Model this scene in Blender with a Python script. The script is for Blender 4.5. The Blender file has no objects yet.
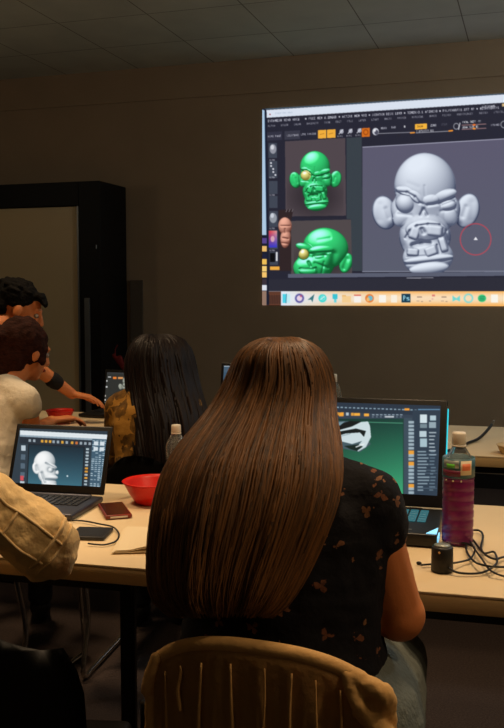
import bpy, bmesh, math, random
import numpy as np
from mathutils import Vector, Matrix, noise
random.seed(7)
PI = math.pi
R = math.radians
SC = bpy.context.scene
COL = SC.collection

# ------------------------------------------------------------ camera
FPX = 900.0; CZ = 1.32
_y = R(17.5); _p = R(4.4)
FW = Vector((-math.sin(_y)*math.cos(_p), math.cos(_y)*math.cos(_p), -math.sin(_p)))
RT = Vector((math.cos(_y), math.sin(_y), 0))
UP = RT.cross(FW)
CC = Vector((0, 0, CZ))
cam_d = bpy.data.cameras.new('camera'); cam = bpy.data.objects.new('camera', cam_d); COL.objects.link(cam)
cam_d.sensor_width = 36; cam_d.sensor_fit = 'AUTO'; cam_d.lens = FPX/728*36
cam_d.clip_start = 0.02
cam.matrix_world = Matrix((( RT.x, UP.x, -FW.x, 0), (RT.y, UP.y, -FW.y, 0), (RT.z, UP.z, -FW.z, CZ), (0, 0, 0, 1)))
SC.camera = cam
def ray(x, y): return FW + RT*((x-252)/FPX) + UP*((364-y)/FPX)
def D(x, y, d): return CC + ray(x, y)*d
def onZ(x, y, z):
    r = ray(x, y); return CC + r*((z-CZ)/r.z)
def onY(x, y, Y):
    r = ray(x, y); return CC + r*(Y/r.y)
def proj(p):
    d = p-CC; z = d.dot(FW); return (252+FPX*d.dot(RT)/z, 364-FPX*d.dot(UP)/z)

# ------------------------------------------------------------ object helpers
def tag(o, label=None, cat=None, group=None, kind=None):
    if label: o['label'] = label
    if cat: o['category'] = cat
    if group: o['group'] = group
    if kind: o['kind'] = kind
    return o
def thing(name, loc, label, cat, rz=0, group=None):
    o = bpy.data.objects.new(name, None); COL.objects.link(o)
    o.empty_display_size = 0.1
    o.location = loc; o.rotation_euler = (0, 0, rz)
    return tag(o, label, cat, group)
def meshobj(name, me, mat, parent=None, smooth=True, off=None):
    """off: vertices are in world space, subtract this"""
    if off is not None: me.transform(Matrix.Translation(-Vector(off)))
    o = bpy.data.objects.new(name, me); COL.objects.link(o)
    if mat: me.materials.append(mat)
    if parent: o.parent = parent
    if smooth: me.polygons.foreach_set('use_smooth', [True]*len(me.polygons))
    return o
class MB:
    def __init__(s): s.bm = bmesh.new()
    def box(s, c, d, rot=None, bev=0.0, seg=2):
        t = bmesh.new(); bmesh.ops.create_cube(t, size=1)
        bmesh.ops.scale(t, vec=d, verts=t.verts)
        if bev > 0: bmesh.ops.bevel(t, geom=t.edges[:], offset=min(bev, min(d)*.49), segments=seg, profile=.5, affect='EDGES')
        m = Matrix.Translation(c)
        if rot is not None: m = m @ rot
        return s._add(t, m)
    def _add(s, t, m):
        t.transform(m); me = bpy.data.meshes.new('t'); t.to_mesh(me); t.free()
        s.bm.from_mesh(me); bpy.data.meshes.remove(me); return s
    def ell(s, c, r, rot=None, u=16, v=10):
        t = bmesh.new(); bmesh.ops.create_uvsphere(t, u_segments=u, v_segments=v, radius=1)
        bmesh.ops.scale(t, vec=r, verts=t.verts)
        m = Matrix.Translation(c)
        if rot is not None: m = m @ rot
        return s._add(t, m)
    def cap(s, a, b, ra, rb=None, n=12, k=4, flat=None):
        """tapered capsule from a to b"""
        rb = ra if rb is None else rb
        a = Vector(a); b = Vector(b); ax = (b-a); L = ax.length
        if L < 1e-5: return s.ell(a, (ra, ra, ra))
        q = ax.to_track_quat('Z', 'Y').to_matrix().to_4x4()
        rows = []
        for i in range(k+1):
            t = -PI/2 + PI/2*i/k; rows.append((ra*math.sin(t), ra*math.cos(t)))
        for i in range(k+1):
            t = PI/2*i/k; rows.append((L+rb*math.sin(t), rb*math.cos(t)))
        bm = s.bm; m = Matrix.Translation(a) @ q
        prev = None
        for z, r in rows:
            if r < 1e-6: ring = [bm.verts.new(m @ Vector((0, 0, z)))]
            else: ring = [bm.verts.new(m @ Vector((r*math.cos(2*PI*j/n), r*math.sin(2*PI*j/n), z))) for j in range(n)]
            if prev:
                for j in range(n):
                    j2 = (j+1) % n
                    if len(prev) == 1: bm.faces.new((prev[0], ring[j2], ring[j]))
                    elif len(ring) == 1: bm.faces.new((prev[j], prev[j2], ring[0]))
                    else: bm.faces.new((prev[j], prev[j2], ring[j2], ring[j]))
            prev = ring
        return s
    def cyl(s, c, r, h, r2=None, n=24, bev=0):
        r2 = r if r2 is None else r2
        c = Vector(c)
        pts = [(0, 0), (r-bev, 0), (r, bev), (r2, h-bev), (r2-bev, h), (0, h)] if bev else [(0, 0), (r, 0), (r2, h), (0, h)]
        return s.lathe(pts, c, n)
    def lathe(s, prof, c=(0, 0, 0), n=32):
        bm = s.bm; c = Vector(c); prev = None
        for r, z in prof:
            if r < 1e-6: ring = [bm.verts.new(c+Vector((0, 0, z)))]
            else: ring = [bm.verts.new(c+Vector((r*math.cos(2*PI*j/n), r*math.sin(2*PI*j/n), z))) for j in range(n)]
            if prev:
                for j in range(n):
                    j2 = (j+1) % n
                    if len(prev) == 1 and len(ring) == 1: continue
                    if len(prev) == 1: bm.faces.new((prev[0], ring[j2], ring[j]))
                    elif len(ring) == 1: bm.faces.new((prev[j], prev[j2], ring[0]))
                    else: bm.faces.new((prev[j], prev[j2], ring[j2], ring[j]))
            prev = ring
        return s
    def tube(s, pts, r, n=8, sub=6, rf=None, closed=False):
        P = crom(pts, sub) if sub > 1 else [Vector(p) for p in pts]
        bm = s.bm; prev = None; up = Vector((0.13, 0.21, 1)).normalized(); N = len(P)
        for i, p in enumerate(P):
            d = (P[min(i+1, N-1)]-P[max(i-1, 0)]).normalized()
            x = d.cross(up)
            if x.length < 1e-3: x = d.cross(Vector((1, 0, 0)))
            x.normalize(); up = x.cross(d).normalized()
            rr = r if rf is None else r*rf(i/(N-1))
            ring = [bm.verts.new(p+(x*math.cos(2*PI*j/n)+up*math.sin(2*PI*j/n))*rr) for j in range(n)]
            if prev:
                for j in range(n): bm.faces.new((prev[j], prev[(j+1) % n], ring[(j+1) % n], ring[j]))
            elif n > 2: bm.faces.new(ring[::-1])
            prev = ring
        if n > 2: bm.faces.new(prev)
        return s
    def prism(s, pts, h, m=None):
        """polygon in xy extruded to z=h"""
        t = bmesh.new(); v = [t.verts.new((p[0], p[1], 0)) for p in pts]; f = t.faces.new(v)
        r = bmesh.ops.extrude_face_region(t, geom=[f])
        bmesh.ops.translate(t, vec=(0, 0, h), verts=[e for e in r['geom'] if isinstance(e, bmesh.types.BMVert)])
        bmesh.ops.recalc_face_normals(t, faces=t.faces)
        return s._add(t, m or Matrix())
    def mesh(s):
        bmesh.ops.recalc_face_normals(s.bm, faces=s.bm.faces)
        me = bpy.data.meshes.new('mesh'); s.bm.to_mesh(me); s.bm.free(); return me
    def build(s, name, mat, parent=None, smooth=False, off=None):
        o = meshobj(name, s.mesh(), mat, parent, smooth, off)
        return o
def crom(pts, sub):
    P = [Vector(p) for p in pts]; out = []
    for i in range(len(P)-1):
        a = P[max(i-1, 0)]; b = P[i]; c = P[i+1]; d = P[min(i+2, len(P)-1)]
        for k in range(sub):
            t = k/sub
            out.append(.5*((2*b)+(c-a)*t+(2*a-5*b+4*c-d)*t*t+(3*b-a-3*c+d)*t**3))
    out.append(P[-1]); return out
def sharp(o, ang=40):
    me = o.data
    me.polygons.foreach_set('use_smooth', [True]*len(me.polygons))
    try: me.set_sharp_from_angle(angle=R(ang))
    except Exception: pass
    return o
def blob(mb, voxel, smooth=6, disp=None, dscale=.08):
    """voxel-remesh closed shapes into one continuous surface"""
    me = mb.mesh(); o = bpy.data.objects.new('tmp', me); COL.objects.link(o)
    m = o.modifiers.new('r', 'REMESH'); m.mode = 'VOXEL'; m.voxel_size = voxel; m.use_smooth_shade = True
    if smooth: s_ = o.modifiers.new('s', 'SMOOTH'); s_.iterations = smooth; s_.factor = .5
    dg = bpy.context.evaluated_depsgraph_get(); dg.update()
    out = bpy.data.meshes.new_from_object(o.evaluated_get(dg))
    bpy.data.objects.remove(o); bpy.data.meshes.remove(me)
    if disp:
        n = len(out.vertices); co = np.empty(n*3, 'f'); out.vertices.foreach_get('co', co); co = co.reshape(-1, 3)
        no = np.array([v.normal[:] for v in out.vertices], 'f')
        d = np.array([noise.fractal(Vector((c[0]/dscale, c[1]/dscale, c[2]/dscale)), 1, 2, 3) for c in co], 'f')*disp
        co += no*d[:, None]; out.vertices.foreach_set('co', co.ravel()); out.update()
    return out

# ------------------------------------------------------------ materials
def lin(c):
    return tuple(((v/255)/12.92 if v/255 <= .04045 else ((v/255+.055)/1.055)**2.4) for v in c)
def mat(name, col, rough=.6, metal=0, noise_amt=0, nscale=20, bump=0, bscale=60, stretch=None, spec=.5, sheen=0, trans=0, alpha=1, emit=None, est=1, ior=1.45, subs=0):
    m = bpy.data.materials.new(name); m.use_nodes = True; nt = m.node_tree; b = nt.nodes['Principled BSDF']
    c = lin(col); b.inputs['Base Color'].default_value = (*c, 1)
    b.inputs['Roughness'].default_value = rough; b.inputs['Metallic'].default_value = metal
    b.inputs['Specular IOR Level'].default_value = spec; b.inputs['IOR'].default_value = ior
    if sheen: b.inputs['Sheen Weight'].default_value = sheen
    if trans: b.inputs['Transmission Weight'].default_value = trans
    if alpha < 1: b.inputs['Alpha'].default_value = alpha
    if subs: b.inputs['Subsurface Weight'].default_value = subs; b.inputs['Subsurface Scale'].default_value = .01
    if emit: b.inputs['Emission Color'].default_value = (*lin(emit), 1); b.inputs['Emission Strength'].default_value = est
    tc = nt.nodes.new('ShaderNodeTexCoord'); mp = nt.nodes.new('ShaderNodeMapping'); nt.links.new(tc.outputs['Object'], mp.inputs['Vector'])
    if stretch: mp.inputs['Scale'].default_value = stretch
    if noise_amt:
        n = nt.nodes.new('ShaderNodeTexNoise'); n.inputs['Scale'].default_value = nscale; n.inputs['Detail'].default_value = 4
        nt.links.new(mp.outputs[0], n.inputs['Vector'])
        r = nt.nodes.new('ShaderNodeValToRGB')
        r.color_ramp.elements[0].position = .3; r.color_ramp.elements[1].position = .7
        r.color_ramp.elements[0].color = (*[v*(1-noise_amt) for v in c], 1); r.color_ramp.elements[1].color = (*[min(1, v*(1+noise_amt)) for v in c], 1)
        nt.links.new(n.outputs[0], r.inputs[0]); nt.links.new(r.outputs[0], b.inputs['Base Color'])
    if bump:
        n = nt.nodes.new('ShaderNodeTexNoise'); n.inputs['Scale'].default_value = bscale; n.inputs['Detail'].default_value = 3
        nt.links.new(mp.outputs[0], n.inputs['Vector'])
        bp = nt.nodes.new('ShaderNodeBump'); bp.inputs['Strength'].default_value = bump; bp.inputs['Distance'].default_value = .01
        nt.links.new(n.outputs[0], bp.inputs['Height']); nt.links.new(bp.outputs[0], b.inputs['Normal'])
    return m
M = {}
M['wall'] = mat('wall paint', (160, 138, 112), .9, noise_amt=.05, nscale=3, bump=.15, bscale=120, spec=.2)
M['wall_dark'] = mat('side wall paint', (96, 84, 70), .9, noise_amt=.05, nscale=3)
M['black_frame'] = mat('black frame', (14, 13, 14), .55, spec=.3)
M['board'] = mat('whiteboard', (205, 182, 140), .45, noise_amt=.03, nscale=2)
M['grey_metal'] = mat('grey metal', (120, 122, 122), .4, .6)
M['carpet'] = mat('carpet', (68, 58, 54), .98, noise_amt=.3, nscale=150, bump=.6, bscale=300, spec=.1)
M['laminate'] = mat('table laminate', (222, 200, 160), .5, noise_amt=.03, nscale=6)
M['table_edge'] = mat('table edge', (196, 168, 120), .5, noise_amt=.05, nscale=30, stretch=(1, 12, 12))
M['black_metal'] = mat('black metal', (16, 15, 15), .4, .3)
M['chrome'] = mat('chrome', (205, 200, 190), .22, 1)
M['black_plastic'] = mat('black plastic', (13, 13, 14), .5, bump=.05, bscale=300)
M['laptop_black'] = mat('laptop black', (12, 12, 13), .42)
M['space_grey'] = mat('laptop grey metal', (72, 74, 84), .42, .7)
M['key'] = mat('keys', (10, 11, 16), .5)
M['key_glow'] = mat('lit keys', (14, 20, 22), .5, emit=(60, 160, 175), est=.35)
M['cyan'] = mat('cyan light', (40, 180, 200), .4, emit=(40, 190, 215), est=1.0)
M['blue_white'] = mat('blue white light', (150, 220, 250), .4, emit=(120, 205, 250), est=.9)
M['red'] = mat('red plastic', (205, 28, 12), .38, subs=.2)
M['dark_red'] = mat('dark red cloth', (110, 14, 12), .8, bump=.3, bscale=60)
M['phone'] = mat('phone case', (120, 44, 30), .35, noise_amt=.25, nscale=40)
M['paper'] = mat('paper', (225, 208, 172), .8)
M['slate'] = mat('dark slate', (40, 42, 46), .5)
M['cable'] = mat('black cable', (12, 11, 11), .45)
M['skin'] = mat('skin', (205, 124, 70), .6, noise_amt=.06, nscale=25, bump=.06, bscale=200, subs=.1)
M['hair_dark'] = mat('dark hair', (26, 14, 10), .55, noise_amt=.5, nscale=30, stretch=(6, 6, .5), bump=.5, bscale=60)
M['hair_bun'] = mat('dark brown hair', (46, 19, 10), .8, spec=.15, noise_amt=.4, nscale=30, stretch=(2, 2, 6), bump=.5, bscale=60)
M['hair_black'] = mat('black hair', (10, 8, 7), .8, spec=.15, bump=.5, bscale=90)
M['tee'] = mat('white knit', (214, 204, 184), .9, bump=.3, bscale=80, noise_amt=.04)
M['denim_white'] = mat('off white denim', (240, 204, 142), .9, bump=.8, bscale=32, noise_amt=.09, nscale=14)
M['denim_seam'] = mat('denim seam', (232, 198, 142), .9)
M['jeans'] = mat('faded jeans', (98, 104, 98), .9, bump=.4, bscale=90, noise_amt=.15)
M['dark_jeans'] = mat('dark trousers', (24, 24, 28), .9, bump=.3)
M['black_cloth'] = mat('black cloth', (14, 12, 12), .9, bump=.3, bscale=50)
M['cream'] = mat('cream cloth', (214, 168, 104), .85, bump=.2, bscale=70, noise_amt=.06, nscale=30)
M['eye'] = mat('eye', (150, 138, 124), .5)
M['iris'] = mat('iris', (30, 18, 12), .2)
M['lips'] = mat('lips', (140, 66, 54), .5)
M['clear'] = mat('clear plastic', (235, 240, 240), .08, trans=.95, ior=1.2)
M['cap_white'] = mat('white cap', (214, 206, 190), .45)
M['purple'] = mat('purple drink', (128, 36, 100), .3, noise_amt=.1, nscale=30, emit=None, trans=.15)
M['shoe'] = mat('dark shoe', (20, 18, 18), .6)
M['beige'] = mat('beige plastic', (200, 170, 120), .5)

def hair_mat(name, c0, c1):
    m = bpy.data.materials.new(name); m.use_nodes = True; nt = m.node_tree; b = nt.nodes['Principled BSDF']
    at = nt.nodes.new('ShaderNodeAttribute'); at.attribute_name = 'shade'
    tc = nt.nodes.new('ShaderNodeTexCoord'); mp = nt.nodes.new('ShaderNodeMapping'); mp.inputs['Scale'].default_value = (90, 90, 3)
    n = nt.nodes.new('ShaderNodeTexNoise'); n.inputs['Scale'].default_value = 1; n.inputs['Detail'].default_value = 3
    nt.links.new(tc.outputs['Object'], mp.inputs[0]); nt.links.new(mp.outputs[0], n.inputs['Vector'])
    ad = nt.nodes.new('ShaderNodeMath'); ad.operation = 'MULTIPLY_ADD'; ad.inputs[1].default_value = .6; 
    nt.links.new(n.outputs[0], ad.inputs[0]); nt.links.new(at.outputs['Fac'], ad.inputs[2])
    r = nt.nodes.new('ShaderNodeValToRGB'); r.color_ramp.elements[0].position = .35; r.color_ramp.elements[1].position = 1.15 if False else 1.0
    r.color_ramp.elements[0].color = (*lin(c0), 1); r.color_ramp.elements[1].color = (*lin(c1), 1)
    nt.links.new(ad.outputs[0], r.inputs[0]); nt.links.new(r.outputs[0], b.inputs['Base Color'])
    b.inputs['Roughness'].default_value = .5; b.inputs['Specular IOR Level'].default_value = .4 if c0[0] > 30 else .2
    bp = nt.nodes.new('ShaderNodeBump'); bp.inputs['Strength'].default_value = .3; bp.inputs['Distance'].default_value = .004
    nt.links.new(n.outputs[0], bp.inputs['Height']); nt.links.new(bp.outputs[0], b.inputs['Normal'])
    return m
M['hair_brown'] = hair_mat('long brown hair', (46, 30, 14), (120, 78, 36))
M['hair_long_dark'] = hair_mat('long dark hair', (10, 6, 5), (26, 13, 9))

def ceiling_mat():
    m = mat('ceiling tiles', (205, 208, 196), .9, noise_amt=.06, nscale=4, bump=.1, bscale=200, spec=.2)
    nt = m.node_tree; b = nt.nodes['Principled BSDF']; src = b.inputs['Base Color'].links[0].from_socket
    tc = nt.nodes.new('ShaderNodeTexCoord'); br = nt.nodes.new('ShaderNodeTexBrick')
    mp = nt.nodes.new('ShaderNodeMapping'); mp.inputs['Location'].default_value = (-.13, .30, 0)
    br.offset = 0; br.inputs['Scale'].default_value = 1; br.inputs['Mortar Size'].default_value = .004
    br.inputs['Brick Width'].default_value = .6; br.inputs['Row Height'].default_value = .6; br.inputs['Mortar Smooth'].default_value = .2
    br.inputs['Color1'].default_value = (1, 1, 1, 1); br.inputs['Color2'].default_value = (.93, .93, .93, 1); br.inputs['Mortar'].default_value = (.35, .33, .3, 1)
    nt.links.new(tc.outputs['Object'], mp.inputs[0]); nt.links.new(mp.outputs[0], br.inputs['Vector'])
    mx = nt.nodes.new('ShaderNodeMix'); mx.data_type = 'RGBA'; mx.blend_type = 'MULTIPLY'; mx.inputs['Factor'].default_value = 1
    nt.links.new(src, mx.inputs[6]); nt.links.new(br.outputs['Color'], mx.inputs[7]); nt.links.new(mx.outputs[2], b.inputs['Base Color'])
    return m
M['ceiling'] = ceiling_mat()

def blotch_mat(name, base, c1, c2, scale, thr, petals=3, rough=.85):
    """dark cloth printed with small scattered petal-shaped motifs"""
    m = mat(name, base, rough, bump=.25, bscale=60, spec=.25); nt = m.node_tree; b = nt.nodes['Principled BSDF']; L = nt.links.new
    tc = nt.nodes.new('ShaderNodeTexCoord'); mp = nt.nodes.new('ShaderNodeMapping'); mp.inputs['Scale'].default_value = (scale, scale, scale)
    L(tc.outputs['Object'], mp.inputs[0])
    v = nt.nodes.new('ShaderNodeTexVoronoi'); v.inputs['Scale'].default_value = 1; v.inputs['Randomness'].default_value = .8; L(mp.outputs[0], v.inputs['Vector'])
    sb = nt.nodes.new('ShaderNodeVectorMath'); sb.operation = 'SUBTRACT'; L(mp.outputs[0], sb.inputs[0]); L(v.outputs['Position'], sb.inputs[1])
    sp = nt.nodes.new('ShaderNodeSeparateXYZ'); L(sb.outputs[0], sp.inputs[0])
    cs = nt.nodes.new('ShaderNodeSeparateColor'); L(v.outputs['Color'], cs.inputs[0])
    def mt(op, a, bb=None, c=None):
        n = nt.nodes.new('ShaderNodeMath'); n.operation = op
        for i, q in enumerate((a, bb, c)):
            if q is None: continue
            if isinstance(q, (int, float)): n.inputs[i].default_value = q
            else: L(q, n.inputs[i])
        return n.outputs[0]
    th = mt('ARCTAN2', sp.outputs['Z'], sp.outputs['X'])
    a = mt('MULTIPLY_ADD', th, petals/2, mt('MULTIPLY', cs.outputs[0], 6.28))
    pet = mt('ABSOLUTE', mt('COSINE', a))
    n2 = nt.nodes.new('ShaderNodeTexNoise'); n2.inputs['Scale'].default_value = 4; L(mp.outputs[0], n2.inputs['Vector'])
    rad = mt('MULTIPLY', mt('MULTIPLY_ADD', pet, .75, .25), mt('MULTIPLY', n2.outputs[0], thr*2))
    mask = mt('LESS_THAN', v.outputs['Distance'], rad)
    mask = mt('MULTIPLY', mask, mt('MULTIPLY_ADD', n2.outputs[0], 1.2, .1))
    mx0 = nt.nodes.new('ShaderNodeMix'); mx0.data_type = 'RGBA'; L(cs.outputs[1], mx0.inputs['Factor'])
    mx0.inputs[6].default_value = (*lin(c1), 1); mx0.inputs[7].default_value = (*lin(c2), 1)
    mx = nt.nodes.new('ShaderNodeMix'); mx.data_type = 'RGBA'; L(mask, mx.inputs['Factor']); mx.inputs[6].default_value = (*lin(base), 1); L(mx0.outputs[2], mx.inputs[7])
    L(mx.outputs[2], b.inputs['Base Color'])
    return m
M['blouse'] = blotch_mat('printed blouse', (18, 17, 22), (156, 110, 74), (118, 72, 50), 24, .28)
M['camo'] = blotch_mat('olive patterned jacket', (165, 120, 50), (40, 28, 14), (84, 58, 24), 9, .7, 4)

# ------------------------------------------------------------ little raster painter for what the screens show
FONT = {'A':'757 5 5','B':'','C':''}
_f = """A 010101111101101 B 110101110101110 C 011100100100011 D 110101101101110 E 111100110100111 F 111100110100100 G 011100101101011 H 101101111101101
I 111010010010111 J 001001001101010 K 101101110101101 L 100100100100111 M 101111111101101 N 110101101101101 O 010101101101010 P 110101110100100 Q 010101101110011
R 110101110101101 S 011100010001110 T 111010010010010 U 101101101101111 V 101101101101010 W 101101111111101 X 101101010101101 Y 101101010010010 Z 111001010100111
0 111101101101111 1 010110010010111 2 110001010100111 3 110001010001110 4 101101111001001 5 111100110001110 6 011100111101111 7 111001010010010 8 111101111101111 9 111101111001110
. 000000000000010 - 000000111000000 : 000010000010000 * 000111111111000 > 100010001010100"""
FONT = {}
_t = _f.split()
for i in range(0, len(_t), 2): FONT[_t[i]] = _t[i+1]
class Canvas:
    def __init__(s, x0, y0, x1, y1, sc=4, bg=(0, 0, 0)):
        s.x0, s.y0, s.sc = x0, y0, sc
        s.w = int((x1-x0)*sc); s.h = int((y1-y0)*sc)
        s.a = np.zeros((s.h, s.w, 3), 'f'); s.a[:] = bg
        s.Y, s.X = np.mgrid[0:s.h, 0:s.w].astype('f'); s.X = s.X/sc+x0+.5/sc; s.Y = s.Y/sc+y0+.5/sc
    def win(s, xa, ya, xb, yb):
        i0 = max(0, int((ya-s.y0)*s.sc)-1); i1 = min(s.h, int((yb-s.y0)*s.sc)+2); j0 = max(0, int((xa-s.x0)*s.sc)-1); j1 = min(s.w, int((xb-s.x0)*s.sc)+2)
        return slice(i0, max(i0, i1)), slice(j0, max(j0, j1))
    def put(s, w, m, col, al=1):
        m = (m*al)[..., None]; s.a[w] = s.a[w]*(1-m)+np.array(col, 'f')*m
    def rect(s, xa, ya, xb, yb, col, al=1, sl=0, slb=None):
        """sl: slope of top edge, slb: slope of bottom edge (y changes with x)"""
        slb = sl if slb is None else slb
        e = max(abs(sl), abs(slb))*abs(xb-xa)+1
        w = s.win(xa, ya-e, xb, yb+e); X = s.X[w]; Y = s.Y[w]
        m = (X >= xa)&(X < xb)&(Y >= ya+sl*(X-xa))&(Y < yb+slb*(X-xa)); s.put(w, m.astype('f'), col, al)
    def ell(s, cx, cy, rx, ry, col, al=1, ring=None, soft=.5):
        w = s.win(cx-rx-2, cy-ry-2, cx+rx+2, cy+ry+2); X = s.X[w]; Y = s.Y[w]
        d = (np.sqrt(((X-cx)/rx)**2+((Y-cy)/ry)**2)-1)*min(rx, ry)
        m = np.clip(.5-d/soft, 0, 1) if ring is None else np.clip(1-np.abs(d)/ring, 0, 1); s.put(w, m, col, al)
    def poly(s, pts, col, al=1):
        xs = [p[0] for p in pts]; ys = [p[1] for p in pts]; w = s.win(min(xs), min(ys), max(xs), max(ys)); X = s.X[w]; Y = s.Y[w]
        c = np.zeros(X.shape, bool); n = len(pts)
        for i in range(n):
            (xa, ya), (xb, yb) = pts[i], pts[(i+1) % n]
            if ya == yb: continue
            c ^= ((ya > Y) != (yb > Y)) & (X < (xb-xa)*(Y-ya)/(yb-ya)+xa)
        s.put(w, c.astype('f'), col, al)
    def line(s, xa, ya, xb, yb, wd, col, al=1):
        w = s.win(min(xa, xb)-wd, min(ya, yb)-wd, max(xa, xb)+wd, max(ya, yb)+wd); X = s.X[w]; Y = s.Y[w]
        L2 = (xb-xa)**2+(yb-ya)**2+1e-6; t = np.clip(((X-xa)*(xb-xa)+(Y-ya)*(yb-ya))/L2, 0, 1)
        d = np.hypot(X-xa-t*(xb-xa), Y-ya-t*(yb-ya)); s.put(w, np.clip((wd/2-d)*s.sc+.5, 0, 1), col, al)
    def text(s, x, y, h, st, col, al=1, sl=0, wfac=1):
        c = h/5
        for k, ch in enumerate(st.upper()):
            g = FONT.get(ch)
            if not g: continue
            for i in range(15):
                if g[i] == '1':
                    xa = x+(k*4+i % 3)*c*wfac; ya = y+(i//3)*c+sl*(xa-x)
                    s.rect(xa, ya, xa+c*wfac, ya+c, col, al)
    def blur(s, k):
        for _ in range(k):
            p = np.pad(s.a, ((1, 1), (1, 1), (0, 0)), 'edge')
            s.a = (p[1:-1, 1:-1]*2+p[:-2, 1:-1]+p[2:, 1:-1]+p[1:-1, :-2]+p[1:-1, 2:])/6
    def sample(s, x, y):
        u = np.clip((x-s.x0)*s.sc-.5, 0, s.w-1.001); v = np.clip((y-s.y0)*s.sc-.5, 0, s.h-1.001)
        i = v.astype(int); j = u.astype(int); fv = (v-i)[..., None]; fu = (u-j)[..., None]; a = s.a
        return (a[i, j]*(1-fu)+a[i, j+1]*fu)*(1-fv)+(a[i+1, j]*(1-fu)+a[i+1, j+1]*fu)*fv
def bblur(a, k):
    for ax in (0, 1):
        p = np.pad(a, [(k, k) if i == ax else (0, 0) for i in range(2)], 'edge'); c = np.cumsum(p, ax)
        c = np.concatenate([np.zeros_like(np.take(c, [0], ax)), c], ax); n = a.shape[ax]
        a = (np.take(c, range(2*k+1, 2*k+1+n), ax)-np.take(c, range(0, n), ax))/(2*k+1)
    return a
def sculpt(cv, feats, lo, hi, ox=0, oy=0, sc=1, light=(-.25, -.6, .75), spec=0, clip=None, ao=.12, tints=(), soft=.7, amb=.25):
    """draw a picture of a clay bust from overlapping bumps and grooves"""
    X = (cv.X-ox)/sc; Y = (cv.Y-oy)/sc; es = [f for f in feats if f[0] == 'e']
    xa = min(f[1]-f[3]-f[4] for f in es); xb = max(f[1]+f[3]+f[4] for f in es); ya = min(f[2]-f[3]-f[4] for f in es); yb = max(f[2]+f[3]+f[4] for f in es)
    w = cv.win(xa*sc+ox, ya*sc+oy, xb*sc+ox, yb*sc+oy); X = X[w]; Y = Y[w]
    H = np.full(X.shape, -60., 'f'); Mk = np.zeros(X.shape, 'f')
    for f in feats:
        if f[0] in 'es':
            _, cx, cy, rx, ry, ang, z0, rz = f[:8]; k = f[8] if len(f) > 8 else 1.2
            ca, sa = math.cos(R(ang)), math.sin(R(ang)); dx = X-cx; dy = Y-cy; u = (dx*ca+dy*sa)/rx; v = (-dx*sa+dy*ca)/ry
            q = 1-u*u-v*v if f[0] == 'e' else 1-u**6-v**6; z = np.where(q > 0, z0+rz*np.sqrt(np.maximum(q, 0)), -60)
            d = np.abs(H-z); h = np.maximum(k-d, 0)/k; H = np.maximum(H, z)+h*h*k*.25
            Mk = np.maximum(Mk, np.clip(q*min(rx, ry)*sc*cv.sc*.25, 0, 1))
        else:
            _, x0, y0, x1, y1, wd, dp = f; L2 = (x1-x0)**2+(y1-y0)**2+1e-6
            t = np.clip(((X-x0)*(x1-x0)+(Y-y0)*(y1-y0))/L2, 0, 1); d2 = (X-x0-t*(x1-x0))**2+(Y-y0-t*(y1-y0))**2
            H = H-dp*soft*np.exp(-d2/wd**2)
    Hs = bblur(H, 2 if sc*cv.sc > 3 else 1)
    gy, gx = np.gradient(Hs); g = sc*cv.sc; gx = gx*g; gy = gy*g; gx = np.clip(gx, -3, 3); gy = np.clip(gy, -3, 3)
    n = 1/np.sqrt(gx*gx+gy*gy+1); l = np.array(light)/np.linalg.norm(light)
    di = np.clip((-gx*l[0]-gy*l[1]+l[2])*n, 0, 1)
    Hc = np.where(Mk > .3, H, np.max(H)*.3); occ = np.clip((bblur(Hc, max(2, int(2.2*g)))-Hc)*ao, 0, .75)
    sh = np.clip((amb+(1.02-amb)*di)*(1-occ), 0, 1)
    lo = np.array(lo, 'f'); hi = np.array(hi, 'f'); c = lo+(hi-lo)*sh[..., None]
    for (tx, ty, tr, tlo, thi) in tints:
        m = np.clip((tr-np.hypot(X-tx, Y-ty))*3, 0, 1)[..., None]; c = c*(1-m)+(np.array(tlo)+(np.array(thi)-np.array(tlo))*sh[..., None])*m
    if spec: c = c+spec*np.clip(di-.86, 0, 1)[..., None]*7
    if clip:
        Xp = cv.X[w]; Yp = cv.Y[w]; Mk = Mk*((Xp > clip[0])&(Xp < clip[2])&(Yp > clip[1])&(Yp < clip[3]))
    m = Mk[..., None]; cv.a[w] = cv.a[w]*(1-m)+np.clip(c, 0, 255)*m

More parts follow.
